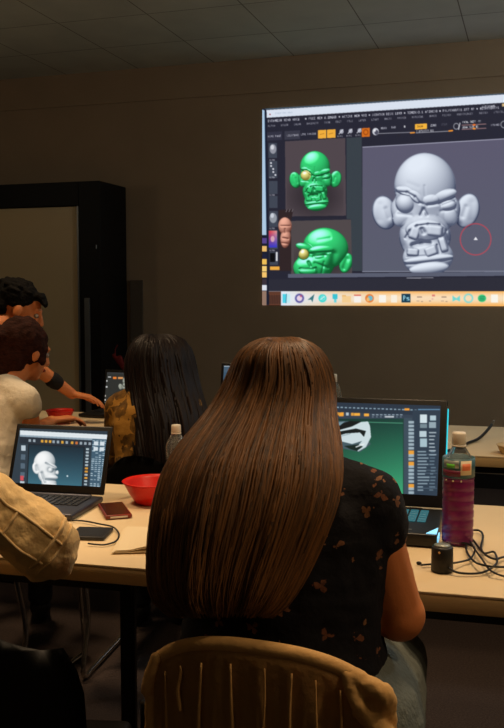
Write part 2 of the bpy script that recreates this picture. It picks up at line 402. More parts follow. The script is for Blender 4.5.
BIG = [  # frontal zombie-like clay head
 ('e', 384.5, 212.5, 12.5, 17.5, -12, -8, 7, 1), ('e', 467, 210.5, 12.5, 18, 16, -8, 7, 1),
 ('g', 380, 205, 379, 219, 4.5, 2.2), ('g', 386, 209, 389, 217, 2.6, 2.4), ('g', 472, 203, 472, 219, 4.5, 2.2), ('g', 466, 207, 463, 216, 2.6, 2.4),
 ('e', 425, 186, 31, 33.5, 0, 0, 25, 3), ('e', 425.5, 209, 34, 27, 0, 0, 19, 9), ('e', 425, 236, 26, 26, 0, 0, 22, 9), ('e', 428, 257, 25.5, 19.5, -4, 3, 18, 6),
 ('g', 402, 204, 409, 205, 8, 4), ('g', 445, 205, 450, 204, 6.5, 4), ('g', 394, 230, 400, 246, 4.5, 12), ('g', 457, 226, 453, 240, 4, 12),
 ('e', 400, 218, 7, 9, 15, 6, 7, 8), ('e', 451, 217, 7, 9, -15, 6, 7, 8),
 ('e', 405, 191, 9.5, 4, 18, 17, 4, 7), ('e', 416, 197, 8, 4.4, 42, 19, 5, 6), ('e', 445, 195.5, 13, 5.2, -20, 17, 6, 6), ('e', 431, 200, 8, 5, -8, 19.5, 5.5, 6),
 ('g', 396, 192, 407, 192.5, 1.1, 3), ('g', 407, 192.5, 415, 197, 1.2, 4), ('g', 415, 197, 419.5, 202.5, 1.2, 4), ('g', 419.5, 203, 423, 204, 1.2, 3), ('g', 428, 205, 440, 203.5, 1.4, 6), ('g', 440, 203.5, 454, 197.5, 1.4, 5),
 ('e', 406, 203.2, 9.8, 9.8, 0, 13, 10, .3), ('e', 448, 205.5, 8, 5.4, -14, 12, 7, .6), ('g', 441, 205.5, 455, 200.5, .9, 3), ('g', 441, 211, 455, 209, 1.3, 2.2), ('g', 398, 214, 411, 215, 1.6, 1.8),
 ('g', 423.6, 209, 420.6, 215, 1.3, 5), ('g', 423.8, 209, 427, 215, 1.3, 5), ('g', 423.6, 206, 423.6, 210, 2, 2), ('g', 413, 217, 409, 230, 1.6, .9), ('g', 438, 216, 444, 226, 1.6, .9),
 ('e', 426, 230, 20, 10, 0, 17, 6, 8), ('g', 405.5, 238, 410, 231, 1.3, 5), ('g', 410, 231, 417, 226, 1.2, 5), ('g', 417, 226, 428, 224.4, 1.1, 4), ('g', 428, 224.4, 440, 224.8, 1.1, 4), ('g', 440, 224.8, 446, 231, 1.2, 5), ('g', 446, 231, 449, 240, 1.2, 4),
 ('g', 411, 239, 444, 240, 5, 5), ('s', 414.6, 233, 4.6, 6, 20, 20.5, 4, .2), ('s', 434.6, 230.6, 7.8, 5.4, 6, 20.5, 5, .2), ('g', 422, 229, 423.6, 232, 2.2, 11),
 ('g', 413, 245.5, 421, 243.3, 2.4, 15), ('g', 421, 243, 429.5, 243.4, 1.9, 13), ('s', 431, 251, 6, 4.6, -20, 20.5, 4, .2), ('s', 443, 244.5, 3.4, 7.4, -16, 19, 4.5, .2), ('s', 413, 252, 5.6, 3.6, 5, 19.5, 3.5, .3), ('g', 437, 245, 438.5, 254, .9, 6),
 ('e', 429, 259, 25, 4.2, -6, 17.5, 5.5, 2), ('g', 405, 264.8, 452, 259, 1.0, 3), ('e', 429, 268.5, 20, 6, -6, 17, 6, 2.5), ('g', 407, 257, 425, 256, .8, 2),
 ('g', 424.5, 186, 425, 196, 1.2, 1), ('g', 408, 183, 418, 187, 2.2, .5)]
SIDE = [  # three-quarter head turned to the right, for the open laptops
 ('e', 44.5, 462.5, 11, 12, 15, 0, 9, 1), ('e', 47, 473, 9.5, 11, 0, 0, 8, 4), ('e', 49, 483, 8, 6.5, 12, 0, 7, 4), ('e', 36.5, 468, 4.4, 6.5, -10, 3, 3, .3), ('g', 36.5, 466, 37, 470, 1.6, 2),
 ('g', 50, 470, 55, 470.5, 2.4, 3), ('e', 51.5, 465.5, 6.5, 2.4, 24, 5, 4, 1.5), ('e', 50.5, 470, 2.6, 2.6, 0, 5, 4, .3), ('e', 57.4, 472.5, 1.8, 2.6, 0, 1, 3, .8), ('g', 46, 463, 56, 468.5, .7, 2.4),
 ('e', 52, 477, 6.5, 3, 5, 4, 4, 1.5), ('g', 46, 479.5, 57, 480, .9, 4), ('e', 50, 484, 7.5, 2.2, 8, 4, 4, 1), ('g', 42, 473, 45, 482, 1.4, 3), ('g', 47, 487, 56, 487.5, .7, 2)]
TQ = [  # three-quarter view, turned left
 ('e', 325.5, 248, 23, 20.5, 8, 0, 17, 3), ('e', 316, 262, 19, 18, 0, 0, 15, 6), ('e', 308, 268, 15, 13, 0, 3, 12, 5),
 ('g', 334, 254, 331, 275, 3.4, 5), ('e', 346, 263, 6.6, 10.5, 18, 2, 6, .5), ('g', 347, 259, 344, 268, 2.6, 4),
 ('g', 301, 255, 307, 256, 5, 4), ('g', 316, 256, 324, 255, 4.5, 4), ('e', 304, 247, 9, 4, 14, 12, 5, 3), ('e', 321, 250, 13, 4, -6, 13, 5, 3),
 ('e', 303.6, 254.2, 5, 5, 0, 13, 6, .3), ('e', 319.5, 256, 6, 3.2, -8, 11, 4, .5), ('g', 313, 256.5, 326, 255, .8, 2.5), ('g', 311, 253, 330, 252, 1, 3),
 ('g', 308.5, 262, 310.5, 266, 1.2, 5), ('g', 315, 263, 328, 268, 1.3, 3), ('e', 308, 271, 9, 4, 0, 13, 4, 2), ('g', 300, 269, 314, 269, 1, 4), ('g', 316, 268, 318, 275, 1, 4), ('g', 324, 262, 322, 273, 1, 2), ('g', 318, 240, 330, 238, 1.6, .8)]

def screen_mesh(P00, P10, P01, nx, ny, cv):
    """flat image panel: P00 top left, P10 top right, P01 bottom left; colours come from canvas"""
    u = np.linspace(0, 1, nx+1); v = np.linspace(0, 1, ny+1); U, V = np.meshgrid(u, v)
    P00, P10, P01 = (np.array(p, float) for p in (P00, P10, P01))
    P = P00+(P10-P00)*U[..., None]+(P01-P00)*V[..., None]
    d = P-np.array(CC); z = d@np.array(FW); px = 252+FPX*(d@np.array(RT))/z; py = 364-FPX*(d@np.array(UP))/z
    c = cv.sample(px, py)/255
    c = np.where(c <= .04045, c/12.92, ((c+.055)/1.055)**2.4)
    n = (nx+1)*(ny+1); me = bpy.data.meshes.new('image')
    idx = np.arange(n).reshape(ny+1, nx+1); q = np.stack([idx[:-1, :-1], idx[1:, :-1], idx[1:, 1:], idx[:-1, 1:]], -1).reshape(-1, 4)
    me.vertices.add(n); me.vertices.foreach_set('co', P.reshape(-1).astype('f'))
    me.loops.add(q.size); me.loops.foreach_set('vertex_index', q.ravel().astype('i'))
    me.polygons.add(len(q)); me.polygons.foreach_set('loop_start', np.arange(0, q.size, 4, dtype='i')); me.polygons.foreach_set('loop_total', np.full(len(q), 4, 'i'))
    me.update(calc_edges=True)
    at = me.color_attributes.new('picture', 'FLOAT_COLOR', 'POINT')
    at.data.foreach_set('color', np.concatenate([c.reshape(-1, 3), np.ones((n, 1))], 1).astype('f').ravel())
    return me
def screen_mat(name, st=1.0):
    m = bpy.data.materials.new(name); m.use_nodes = True; nt = m.node_tree; b = nt.nodes['Principled BSDF']
    b.inputs['Base Color'].default_value = (.01, .01, .01, 1); b.inputs['Roughness'].default_value = .6; b.inputs['Specular IOR Level'].default_value = .1
    a = nt.nodes.new('ShaderNodeAttribute'); a.attribute_name = 'picture'
    nt.links.new(a.outputs['Color'], b.inputs['Emission Color']); b.inputs['Emission Strength'].default_value = st
    return m
M['screen'] = screen_mat('lit picture', .95)
M['screen_lap'] = screen_mat('lit laptop display', .95)

# ------------------------------------------------------------ the room
WY = 6.29; CH = 3.0; XL = -5.6; XR = 3.2; YB = -2.6
def wallbox(name, c, d, m): return tag(MB().box(c, d).build(name, m), kind='structure')
wallbox('floor', ((XL+XR)/2, (WY+YB)/2, -.05), (XR-XL, WY-YB, .1), M['carpet'])
wallbox('ceiling', ((XL+XR)/2, (WY+YB)/2, CH+.05), (XR-XL, WY-YB, .1), M['ceiling'])
wallbox('wall_front', ((XL+XR)/2, WY+.05, CH/2), (XR-XL+.2, .1, CH+.2), M['wall'])
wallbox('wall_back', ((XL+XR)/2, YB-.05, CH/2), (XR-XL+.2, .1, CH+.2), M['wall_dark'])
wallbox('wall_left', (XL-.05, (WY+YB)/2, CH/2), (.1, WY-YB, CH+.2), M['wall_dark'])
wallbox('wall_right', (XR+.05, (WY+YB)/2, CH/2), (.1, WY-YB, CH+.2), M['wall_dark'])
# upper wall panel that stands a little proud, its lower edge is the faint seam under the ceiling
wallbox('trim_1', ((XL+XR)/2, WY-.006, CH-.12), (XR-XL, .012, .24), M['wall'])
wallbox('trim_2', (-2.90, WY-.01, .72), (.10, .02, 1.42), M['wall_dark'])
wallbox('baseboard_front', (.11, WY-.01, .05), (6.1, .02, .1), M['black_frame'])

# black surround with a pale board
CX = -2.975; CYF = 5.84; CT = 2.128
cab = thing('board_cabinet', (-4.2, 6.06, 0), 'black cabinet frame around a pale whiteboard against the wall at left', 'cabinet')
w = 2.45; o_ = Vector((-4.2, 6.06, 0))
b = MB(); x0 = CX-w
b.box((CX-.085/1, (CYF+WY-.02)/2, CT/2), (.17, WY-.02-CYF, CT), bev=.004)
b.box((x0+.085, (CYF+WY-.02)/2, CT/2), (.17, WY-.02-CYF, CT), bev=.004)
b.box(((x0+CX)/2, (CYF+WY-.02)/2, CT-.085), (w-.34, WY-.02-CYF, .17), bev=.004)
b.box(((x0+CX)/2, WY-.06, CT/2), (w-.34, .06, CT-.34)); b.box(((x0+CX)/2, (CYF+WY-.02)/2, .06), (w-.34, WY-.02-CYF, .12))
b.build('frame', M['black_frame'], cab, off=o_)
b = MB(); b.box(((x0+CX)/2, CYF+.03, (CT-.17+.12)/2), (w-.345, .03, CT-.30), bev=.004); b.build('board_panel', M['board'], cab, off=o_)
b = MB(); b.box((CX-.178, CYF+.012, (CT-.17+.12)/2), (.012, .03, CT-.30)); b.build('board_edge_trim', M['grey_metal'], cab, off=o_)
pg = onY(87, 298, CYF-.01)
b = MB(); b.box((pg.x, CYF-.008, pg.z-.42), (.042, .016, .84), bev=.003); b.build('side_rail', M['grey_metal'], cab, off=o_)
ps = onY(101, 247, CYF); b = MB(); b.cap((CX-.03, CYF-.006, ps.z-.01), (CX-.03, CYF-.006, ps.z+.012), .006); b.build('latch', M['grey_metal'], cab, off=o_)

# red cloth hanging on the cabinet side
pr_ = onY(118, 361, 5.80)
b = MB()
for i in range(7):
    a = i/6; b.cap(pr_+Vector((-.035+.07*a*.6, .0, .04-.03*a)), pr_+Vector((.04-.03*a, .01, -.05+.012*i)), .012, .02)
b.cap(pr_+Vector((-.02, 0, .05)), pr_+Vector((-.03, .02, .085)), .006)
me = blob(b, .006, 3); rc = thing('cloth_pouch', (pr_.x, pr_.y, pr_.z-.07), 'small dark red cloth pouch hanging on the corner of the black cabinet', 'pouch')
meshobj('pouch_body', me, M['dark_red'], rc, off=rc.location)
b = MB(); b.tube([pr_+Vector((-.03, .02, .08)), pr_+Vector((-.02, .035, .11)), pr_+Vector((-.03, .045, .10))], .004); b.build('hanging_loop', M['dark_red'], rc, True, off=rc.location)

# ------------------------------------------------------------ projected picture on the wall
def sl_(x): return -.0665*(x-262)
cv = Canvas(258, 88, 616, 312, 4, (40, 40, 54))
def rowy(y, x): # y given at left edge x=262, follow the tilt which fades toward the bottom
    k = (305-y)/(305-109); return y-.0665*k*(x-262)
def band(xa, ya, xb, yb, col, al=1):
    cv.poly([(xa, rowy(ya, xa)), (xb, rowy(ya, xb)), (xb, rowy(yb, xb)), (xa, rowy(yb, xa))], col, al)
band(258, 105, 616, 110.2, (70, 86, 100)); band(262, 110.4, 616, 118, (222, 230, 244))
for x in (270, 266): cv.ell(x, 114.4, .7, .7, (150, 60, 60))
cv.text(275, 112.6, 1.6, 'SCULPTING HEAD', (140, 160, 185), .5, sl=-.06)
def tx(x, y, st, h=2.4, col=(206, 206, 218), al=.8, wf=.92): cv.text(x, y, h, st, col, al, sl=-.062*(305-y)/196, wfac=wf)
tx(268, 119.8, 'DYNAMESH HEAD ORC6   * FREE MEM 6.096GB * ACTIVE MEM 450 * SCRATCH DISK 1049 * TIMER>0.1 ATIME>0 * POLYCOUNT>1.157 MP * MESHCOUNT>1', al=.95)
xm = 268
for wd in 'ALPHA BRUSH COLOR DOCUMENT DRAW EDIT FILE LAYER LIGHT MACRO MARKER MATERIAL MOVIE PICKER PREFERENCES RENDER STENCIL STROKE TEXTURE TOOL TRANSFORM ZPLUGIN ZSCRIPT'.split():
    tx(xm, 125.0-.06*0-(xm-268)*.061, wd, 2.0, al=.6); xm += len(wd)*1.55+5.2
tx(500-18, 105.8, 'QUICKSAVE', 2.0, (230, 230, 240), .9); cv.rect(502, 103.5, 512, 106.5, (226, 190, 130), .9, sl=-.05)
band(266, 132.5, 282, 141, (52, 52, 68)); band(284.5, 132.5, 300, 141, (60, 60, 74))
tx(268, 135.5, 'HOME PAGE', 2.0); tx(287, 134.6, 'LIGHTBOX', 2.0); tx(301, 133.4, 'LIVE BOOLEAN', 2.0, wf=.8)
cv.rect(318, 130.2, 326.3, 138.6, (246, 178, 62), sl=-.05); cv.rect(327.1, 129.7, 335.6, 138.1, (246, 178, 62), sl=-.05)
cv.line(320, 134.5, 324, 133.5, .6, (180, 120, 40)); cv.line(329, 134, 333, 133, .6, (180, 120, 40))
for x, y in ((341, 131.5), (350, 131), (359, 130.5)):
    cv.ell(x+.6, y, 2.0, 2.2, (170, 172, 186)); cv.line(x-2, y+2.5, x+2, y-2, .7, (226, 226, 236)); cv.text(x-3.4, y+4, 1.7, 'MOVE', (190, 190, 200), .7, sl=-.05)
cv.rect(361.8, 128.2, 369.8, 137.0, (216, 112, 30), sl=-.05); cv.ell(365.8, 132.2, 2.2, 2.5, (150, 66, 16), ring=.8)
cv.ell(375.6, 131.6, 3.2, 3.6, (206, 208, 218)); cv.ell(376.4, 132.3, 2, 2.4, (80, 80, 98)); cv.ell(374.6, 130.4, 1.2, 1.3, (240, 240, 246))
tx(381, 127.2, 'MRGB', 2.1); tx(391.5, 126.3, 'RGB', 2.1); tx(404, 125.6, 'M', 2.1, (230, 230, 236), 1)
cv.line(378, 133.6, 414, 132.2, .7, (150, 150, 160)); cv.line(410.5, 133, 414.5, 132.6, 1.2, (240, 150, 50))
cv.poly([(415, 124.2), (427, 123.4), (427, 128.8), (415, 129.6)], (250, 184, 64)); cv.text(417, 125.6, 2, 'ZADD', (90, 60, 20), .8, sl=-.05)
tx(430.5, 124.4, 'ZSUB', 2.1, (232, 232, 240), 1); tx(441.5, 123.4, 'ZCUT', 2.0, (110, 110, 122), .8); tx(416.5, 130.3, 'Z INTENSITY 100', 2.0, (230, 230, 236), .9, .72)
cv.line(416, 132.9, 452, 131, .7, (160, 160, 170)); cv.line(449, 131, 452.4, 130.6, 1.4, (244, 150, 50))
cv.ell(456.3, 126.3, 2.6, 2.9, (180, 182, 190), ring=.6); cv.line(460, 123, 458.6, 129.5, .8, (220, 220, 228))
tx(462.5, 121.2, 'FOCAL SHIFT -57', 2.1, (240, 240, 244), 1, .74); tx(462.5, 126.4, 'DRAW SIZE 83', 2.1, (240, 240, 244), 1, .8)
cv.line(462, 125.2, 486, 124, .7, (170, 130, 130)); cv.line(462, 129.4, 486, 128.2, .7, (170, 130, 130)); cv.ell(474.2, 124.9, 1.5, 1, (246, 120, 40)); cv.ell(474.2, 128.6, 1.5, 1, (246, 150, 50))
tx(491, 124.2, 'DYNAMIC', 1.9); cv.ell(504, 124.5, 3, 3.3, (180, 182, 190), ring=.6)
for x in (516, 534, 552): cv.rect(x, 119, x+10, 127, (66, 66, 82), sl=-.05)
# viewport
vt = [(362.5, 147.4), (584, 134.4), (584, 271.5), (362.5, 271.5)]
cv.poly(vt, (92, 90, 112)); w = cv.win(362, 134, 584, 272); sel = (cv.X[w] > 362.5)&(cv.X[w] < 584)&(cv.Y[w] > 147.4-.0587*(cv.X[w]-362.5))&(cv.Y[w] < 271.5)
g = np.clip((cv.Y[w]-140)/132, 0, 1); gc = np.stack([94-2*g, 91+4*g, 113-1*g], -1); cv.a[w] = np.where(sel[..., None], gc, cv.a[w])
cv.line(362.5, 147.2, 584, 134.2, .8, (170, 170, 190)); cv.line(362.5, 271.6, 584, 271, .9, (134, 138, 156)); cv.line(362.3, 147, 362.3, 271, .5, (60, 60, 74))
sculpt(cv, BIG, (24, 32, 60), (232, 240, 252), ao=.09, amb=.3, soft=.58)
cv.ell(475.6, 239.3, 15.3, 15.6, (206, 70, 84), ring=.85); cv.poly([(473.6, 240), (477.8, 240), (475.7, 236.8)], (240, 240, 246))
cv.line(407, 278.4, 433, 278.2, 1.2, (226, 226, 236))
cv.text(408, 277.6, 1.5, 'PREVIEW AND PROCESS', (120, 120, 140), .5, wfac=.8)
# left tool column
for y0, y1 in ((143, 158), (161, 178), (181, 194), (196, 208), (211, 227), (230, 249), (252, 265)): cv.rect(268.6+(y0-143)*.01, y0, 277+(y0-143)*.01, y1, (66, 72, 86))
for y in (159.2, 176.6, 194.2, 227.6, 249.6): cv.text(269.4, y, 1.6, 'ALPHA', (200, 200, 210), .8, wfac=.9)
cv.ell(273, 149, 3.3, 4.8, (150, 152, 164)); cv.ell(272.3, 147.2, 1.8, 2.4, (216, 218, 226))
for i in range(5): cv.ell(271+i*1.1-(i % 2), 163+i*3, .9, .9, (226, 226, 236))
cv.ell(273.2, 218, 3.6, 5, (150, 156, 166)); cv.ell(272.2, 215.5, 1.8, 2.4, (206, 212, 222))
w = cv.win(269, 231, 276.6, 247); u = np.clip((cv.X[w]-269)/7.6, 0, 1)[..., None]; v = np.clip((cv.Y[w]-231)/16, 0, 1)[..., None]
cv.a[w] = np.array((226, 60, 70))*(1-v)+np.array((60, 60, 200))*v+u*(1-v)*np.array((10, 120, 100))*.8; cv.ell(272.6, 239, 2, 3, (238, 190, 190), .8)
cv.rect(270, 253, 275, 262, (14, 14, 18)); cv.rect(276, 252, 277.6, 261, (230, 230, 236)); cv.rect(270, 266.5, 280, 270, (244, 176, 70)); cv.rect(281, 269, 283, 271, (230, 150, 50))
# reference pictures
cv.poly([(285, 141.4), (345.2, 138), (346, 215.6), (285.6, 216.5)], (82, 72, 78)); cv.ell(315, 196, 26, 20, (40, 34, 40), .55, soft=16); cv.poly([(346.4, 137.9), (361.8, 137), (362, 271), (351.5, 271), (351, 219), (346.6, 219)], (58, 66, 74))
GL, GH = (0, 52, 22), (60, 232, 132)
sculpt(cv, BIG, GL, GH, 315-425*.487, 180.5-213.5*.487, .487, spec=120, ao=.1, tints=((406, 203, 10.5, (90, 90, 20), (252, 240, 150)),))
cv.poly([(290.5, 221), (351, 219.4), (352, 274.5), (291, 274.5)], (82, 74, 76)); cv.ell(322, 262, 26, 16, (40, 34, 38), .55, soft=16)
sculpt(cv, TQ, GL, GH, 0, 0, 1, spec=130, clip=(291, 220, 352, 274.3), ao=.1, tints=((303.5, 254, 5.4, (90, 90, 20), (252, 240, 150)),))
cv.poly([(278.5, 210), (293.5, 209.2), (291, 221), (291.4, 271), (279.6, 271)], (50, 38, 40))
for q in ((286, 209.5), (289, 209.2), (292, 209.2)): cv.line(q[0], q[1]+2.5, q[0]+1, q[1], .5, (190, 190, 200), .7)
PE = [('e', 285, 226, 7, 9, 0, 0, 7, 1), ('e', 285.5, 238, 5.4, 10.5, 5, 0, 6, 1), ('g', 281, 226, 290, 226, .7, 2), ('g', 283, 238, 288, 239, .8, 3), ('g', 285, 229, 285, 233, .7, 2), ('g', 281, 243, 289, 244, .8, 2)]
sculpt(cv, PE, (70, 30, 24), (246, 180, 156))
band(288, 274.2, 616, 278, (92, 96, 114)); cv.line(407, 278.6, 433, 278.4, 1.2, (226, 226, 236))
band(266, 279.5, 616, 291.4, (46, 46, 58))
# dock
w = cv.win(258, 291.6, 616, 312); u = np.clip((cv.X[w]-281)/100, 0, 1)[..., None]; c = np.array((228, 238, 252))*(1-u)+np.array((255, 216, 164))*u
ye = np.clip(np.abs(cv.Y[w]-298.3)/6.5, 0, 1)[..., None]**2; c = c*(1-ye*.22*u*np.array((0, .6, 1.6)))+ (1-ye)*np.array((0, 10, 24))*u; cv.a[w] = np.clip(c, 0, 255)
cv.rect(262, 291.6, 281, 312, (96, 58, 44)); cv.rect(266, 295, 281, 304, (70, 44, 38))
for i in range(9): cv.line(267+i*1.7, 294, 266.5+i*1.7, 304, .5, (130, 80, 56), .6)
def icon(x, f): f(x, 298.3)
cv.rect(282.5, 294, 286.5, 303, (80, 214, 236)); cv.rect(286.5, 294, 290, 303, (196, 240, 248)); cv.line(286.5, 294, 286, 303, .6, (40, 110, 140))
cv.ell(299.5, 298.3, 3.6, 3.7, (66, 60, 150), ring=1.6); cv.ell(299.5, 298.3, 2.6, 2.6, (236, 214, 232)); cv.ell(301, 296, 1.2, 1.2, (190, 70, 110), .7)
cv.poly([(307.5, 300), (314.5, 294), (312.5, 302.4), (311, 299.6)], (60, 120, 130)); cv.ell(322.5, 298.3, 4.1, 4.1, (70, 222, 214)); cv.line(320.5, 299.5, 324.5, 296.5, .9, (230, 250, 250)); cv.ell(323, 298, 2, 2, (180, 240, 240), ring=.5)
cv.rect(332.5, 294, 337.5, 299, (60, 200, 216)); cv.rect(334, 299, 336.4, 302.5, (110, 214, 224)); cv.rect(342, 296, 351, 302.5, (250, 210, 150)); cv.rect(342, 295, 346, 296.4, (240, 190, 120)); cv.rect(354, 294.5, 361, 302.5, (252, 246, 240)); cv.rect(354, 294.5, 361, 296, (220, 90, 70), .8)
cv.ell(369.5, 298.3, 4.4, 4.3, (236, 130, 60)); cv.ell(370.2, 298.2, 2.5, 2.5, (110, 190, 210)); cv.ell(368, 299.5, 1.5, 2, (250, 190, 110)); cv.rect(379, 295, 386, 302.5, (255, 250, 240)); cv.rect(391, 295, 397, 302.5, (255, 244, 226))
cv.rect(401.6, 293.8, 410.4, 302.4, (20, 62, 84)); 
for i, gl in enumerate(('1101011101001000'[:15], '000011100010111'[:15])): pass
cv.text(403.2, 295.6, 5, 'P', (170, 226, 244), 1, wfac=.85); 
for (xa, ya, xb, yb) in ((406.8, 297.2, 409.2, 297.9), (406.6, 297.6, 407.4, 298.8), (407, 298.5, 409, 299.2), (408.6, 299, 409.4, 300.2), (406.6, 299.9, 409.2, 300.6)): cv.rect(xa, ya, xb, yb, (170, 226, 244))
for x in (419.5, 444): cv.rect(x-2.4, 296.6, x+2.6, 297.6, (120, 90, 80), .7); cv.rect(x-3, 300.5, x, 301.5, (180, 150, 130), .6); cv.rect(x+1.5, 301, x+3.5, 302, (150, 120, 110), .6)
cv.rect(432, 294.5, 435, 296.6, (220, 110, 110), .8); cv.rect(429, 300.6, 431, 301.6, (140, 110, 110), .6); cv.ell(432.5, 299, 1, 1, (230, 170, 160), .7)
cv.poly([(452.5, 295.4), (456.3, 298.4), (460, 295.4), (460, 301.6), (456.3, 299.8), (452.5, 301.6)], (120, 220, 214)); cv.ell(468.5, 298.3, 4, 4, (110, 222, 226), ring=1.3); cv.ell(482, 298.3, 4.2, 3.8, (60, 204, 130)); 
for i in range(3): cv.line(479.6, 297+i*1.6, 484.4, 296.6+i*1.6, .6, (30, 120, 80))
cv.rect(491, 294.5, 498, 302.6, (255, 250, 238)); cv.ell(510, 298.3, 4, 4, (250, 190, 120)); cv.ell(524, 298.3, 4, 4, (120, 190, 240)); cv.rect(536, 294.5, 544, 302.5, (240, 240, 236))
# left edge strip
cv.poly([(258, 104), (266.6, 110), (268.2, 235), (269, 305), (258, 305)], (26, 30, 48)); cv.poly([(258, 108), (264.6, 110.4), (266.6, 235), (258, 235)], (178, 206, 232)); cv.line(264.9, 112, 266.9, 240, .9, (24, 40, 66))
for y, c in ((238, (90, 70, 140)), (246, (240, 190, 110)), (254, (30, 34, 60)), (259, (246, 196, 90)), (266, (250, 210, 120)), (272, (250, 200, 110)), (279, (60, 50, 60)), (285, (226, 230, 240))): cv.rect(258, y, 266.8, y+5.5, c)
cv.rect(258, 291, 266.5, 306, (150, 120, 104))
cv.blur(3)
tl = onY(262.4, 110, WY-.004); bl = onY(264.8, 305.3, WY-.004)
sx0 = tl.x; zt = tl.z; zb = bl.z
xr_ = sx0+2.33
scr = thing('projected_screen', ((sx0+xr_)/2, WY-.004, zb), 'large bright projected desktop showing a white clay monster head and green reference photos', 'screen')
me = screen_mesh((sx0, WY-.006, zt+.008), (xr_, WY-.006, zt+.008), (sx0, WY-.006, zb), 640, 384, cv)
meshobj('desktop_picture', me, M['screen'], scr, False, off=scr.location)

# ------------------------------------------------------------ tables
TR = R(2.9)
def table(loc, w, dp, label, legs=True, rz=TR):
    t = thing('folding_table', loc, label, 'table', rz, 'white topped training tables')
    H = .74
    sharp(MB().box((w/2, dp/2, H-.0025), (w-.002, dp, .005), bev=.001).build('tabletop', M['laminate'], t))
    b = MB(); b.box((w/2, dp/2, H-.0225), (w-.001, dp-.001, .035), bev=.003); sharp(b.build('edge_band', M['table_edge'], t))
    b = MB()
    for y in (.06, dp-.06): b.box((w/2, y, H-.055), (w-.16, .03, .03))
    for x in (.08, w-.08): b.box((x, dp/2, H-.055), (.03, dp-.1, .03))
    b.build('under_frame', M['black_metal'], t)
    for x in (.08, w-.08):
        for y in (.07, dp-.07):
            b = MB(); b.box((x, y, .345), (.034, .022, .69), bev=.005); b.box((x, y, .01), (.05, .05, .02), bev=.005); b.build('leg', M['black_metal'], t)
    return t
d = Vector((math.cos(TR), math.sin(TR), 0))
f1 = onZ(504, 598, .74); f2 = onZ(504, 457, .74)
base1 = f1-d*((f1.x+.765)/d.x); base1.z = 0
base2 = f2-d*((f2.x+.60)/d.x); base2.z = 0
table(base1, 1.8, .78, 'white table at right holding the big black laptop and the purple bottle')
table(base1-d*1.803, 1.8, .78, 'white table at left holding the grey laptop and red bowl')
table(base2, 1.8, .76, 'far table at right edge under the loose cable, second row')
table(base2-d*1.803, 1.8, .76, 'far table behind the grey laptop where the man points')

# ------------------------------------------------------------ laptops
def laptop(loc, rz, w, dp, hl, tilt, cv, mats, label, nx, ny, bezel=(.012, .014, .022), keymat='key', th=.016, extra=None, thl=.008):
    t = thing('laptop', loc, label, 'laptop', rz, None)
    mb, ml = mats
    # origin at the hinge centre on the table; base reaches towards -y
    b = MB(); b.box((0, -dp/2, th/2+.001), (w, dp, th), bev=.005, seg=3); sharp(b.build('base', M[mb], t))
    kb = MB(); rows = 5; cols = 14; kw = (w*.84)/cols; kd = dp*.46/rows
    for r in range(rows):
        for c in range(cols):
            if r == rows-1 and 4 <= c <= 8:
                if c == 4: kb.box((-w*.42+6.5*kw, -dp*.12-(r+.5)*kd, th+.0025), (kw*4.7, kd*.82, .003), bev=.0008, seg=1)
                continue
            kb.box((-w*.42+(c+.5)*kw, -dp*.12-(r+.5)*kd, th+.0025), (kw*.82, kd*.82, .003), bev=.0008, seg=1)
    kb.build('keyboard', M[keymat], t)
    b = MB(); b.box((0, -dp*.8, th+.0012), (w*.34, dp*.28, .0015), bev=.0005); b.build('trackpad', M[mb if mb != 'space_grey' else 'slate'], t)
    b = MB(); b.cap((-w*.36, .002, th*.8), (w*.36, .002, th*.8), .007); b.build('hinge', M[mb], t, True)
    rot = Matrix.Rotation(-tilt, 4, 'X'); m = Matrix.Translation((0, .004, th+.003)) @ rot
    b = MB(); b.box((0, 0, hl/2), (w, thl, hl), bev=.0035, seg=3); b.bm.transform(m); lid = sharp(b.build('lid', M[ml], t))
    W = Matrix.Translation(loc) @ Matrix.Rotation(rz, 4, 'Z') @ m
    s, tp, bt = bezel; yf = -thl/2-.0008
    P = [W @ Vector(p) for p in ((-w/2+s, yf, hl-tp), (w/2-s, yf, hl-tp), (-w/2+s, yf, bt))]
    me = screen_mesh(*P, nx, ny, cv); me.transform((Matrix.Translation(loc) @ Matrix.Rotation(rz, 4, 'Z')).inverted())
    meshobj('display', me, M['screen_lap'], lid, False)
    return t, lid, m
def corners(t, w, hl, m):
    W = Matrix.Translation(t.location) @ Matrix.Rotation(t.rotation_euler.z, 4, 'Z') @ m
    return [tuple(round(v, 1) for v in proj(W @ Vector((sx*w/2, -.004, z)))) for sx in (-1, 1) for z in (0, hl)]

# grey laptop, front left
c1 = Canvas(8, 420, 122, 508, 5, (44, 60, 72))
def q1(u, v): # u,v 0..1 inside the display -> photo pixels
    tlx, tly, trx, try_, blx, bly, brx, bry = 20, 431.5, 108.5, 436, 18, 491, 104.5, 496.5
    return ((tlx*(1-u)+trx*u)*(1-v)+(blx*(1-u)+brx*u)*v, (tly*(1-u)+try_*u)*(1-v)+(bly*(1-u)+bry*u)*v)
def box1(ua, va, ub, vb, col, al=1): c1.poly([q1(ua, va), q1(ub, va), q1(ub, vb), q1(ua, vb)], col, al)
box1(0, -.02, 1, .055, (226, 234, 238)); box1(0, .055, 1, .085, (150, 170, 184)); box1(0, .09, 1, .20, (34, 46, 58))
for i, u in enumerate((.10, .15, .24, .285, .33, .37, .42, .47, .52, .58, .63, .68, .73, .78)):
    box1(u, .12, u+.028, .165, (244, 176, 60) if i in (2, 3, 4, 7, 9) else ((220, 120, 60) if i in (10,) else (170, 184, 194)), .9)
for k in range(5):
    x_, y_ = q1(.02+k*.0, .24+k*.15); box1(.02, .23+k*.15, .07, .23+k*.15+.09, (190, 204, 214) if k in (0, 4) else (84, 104, 120))
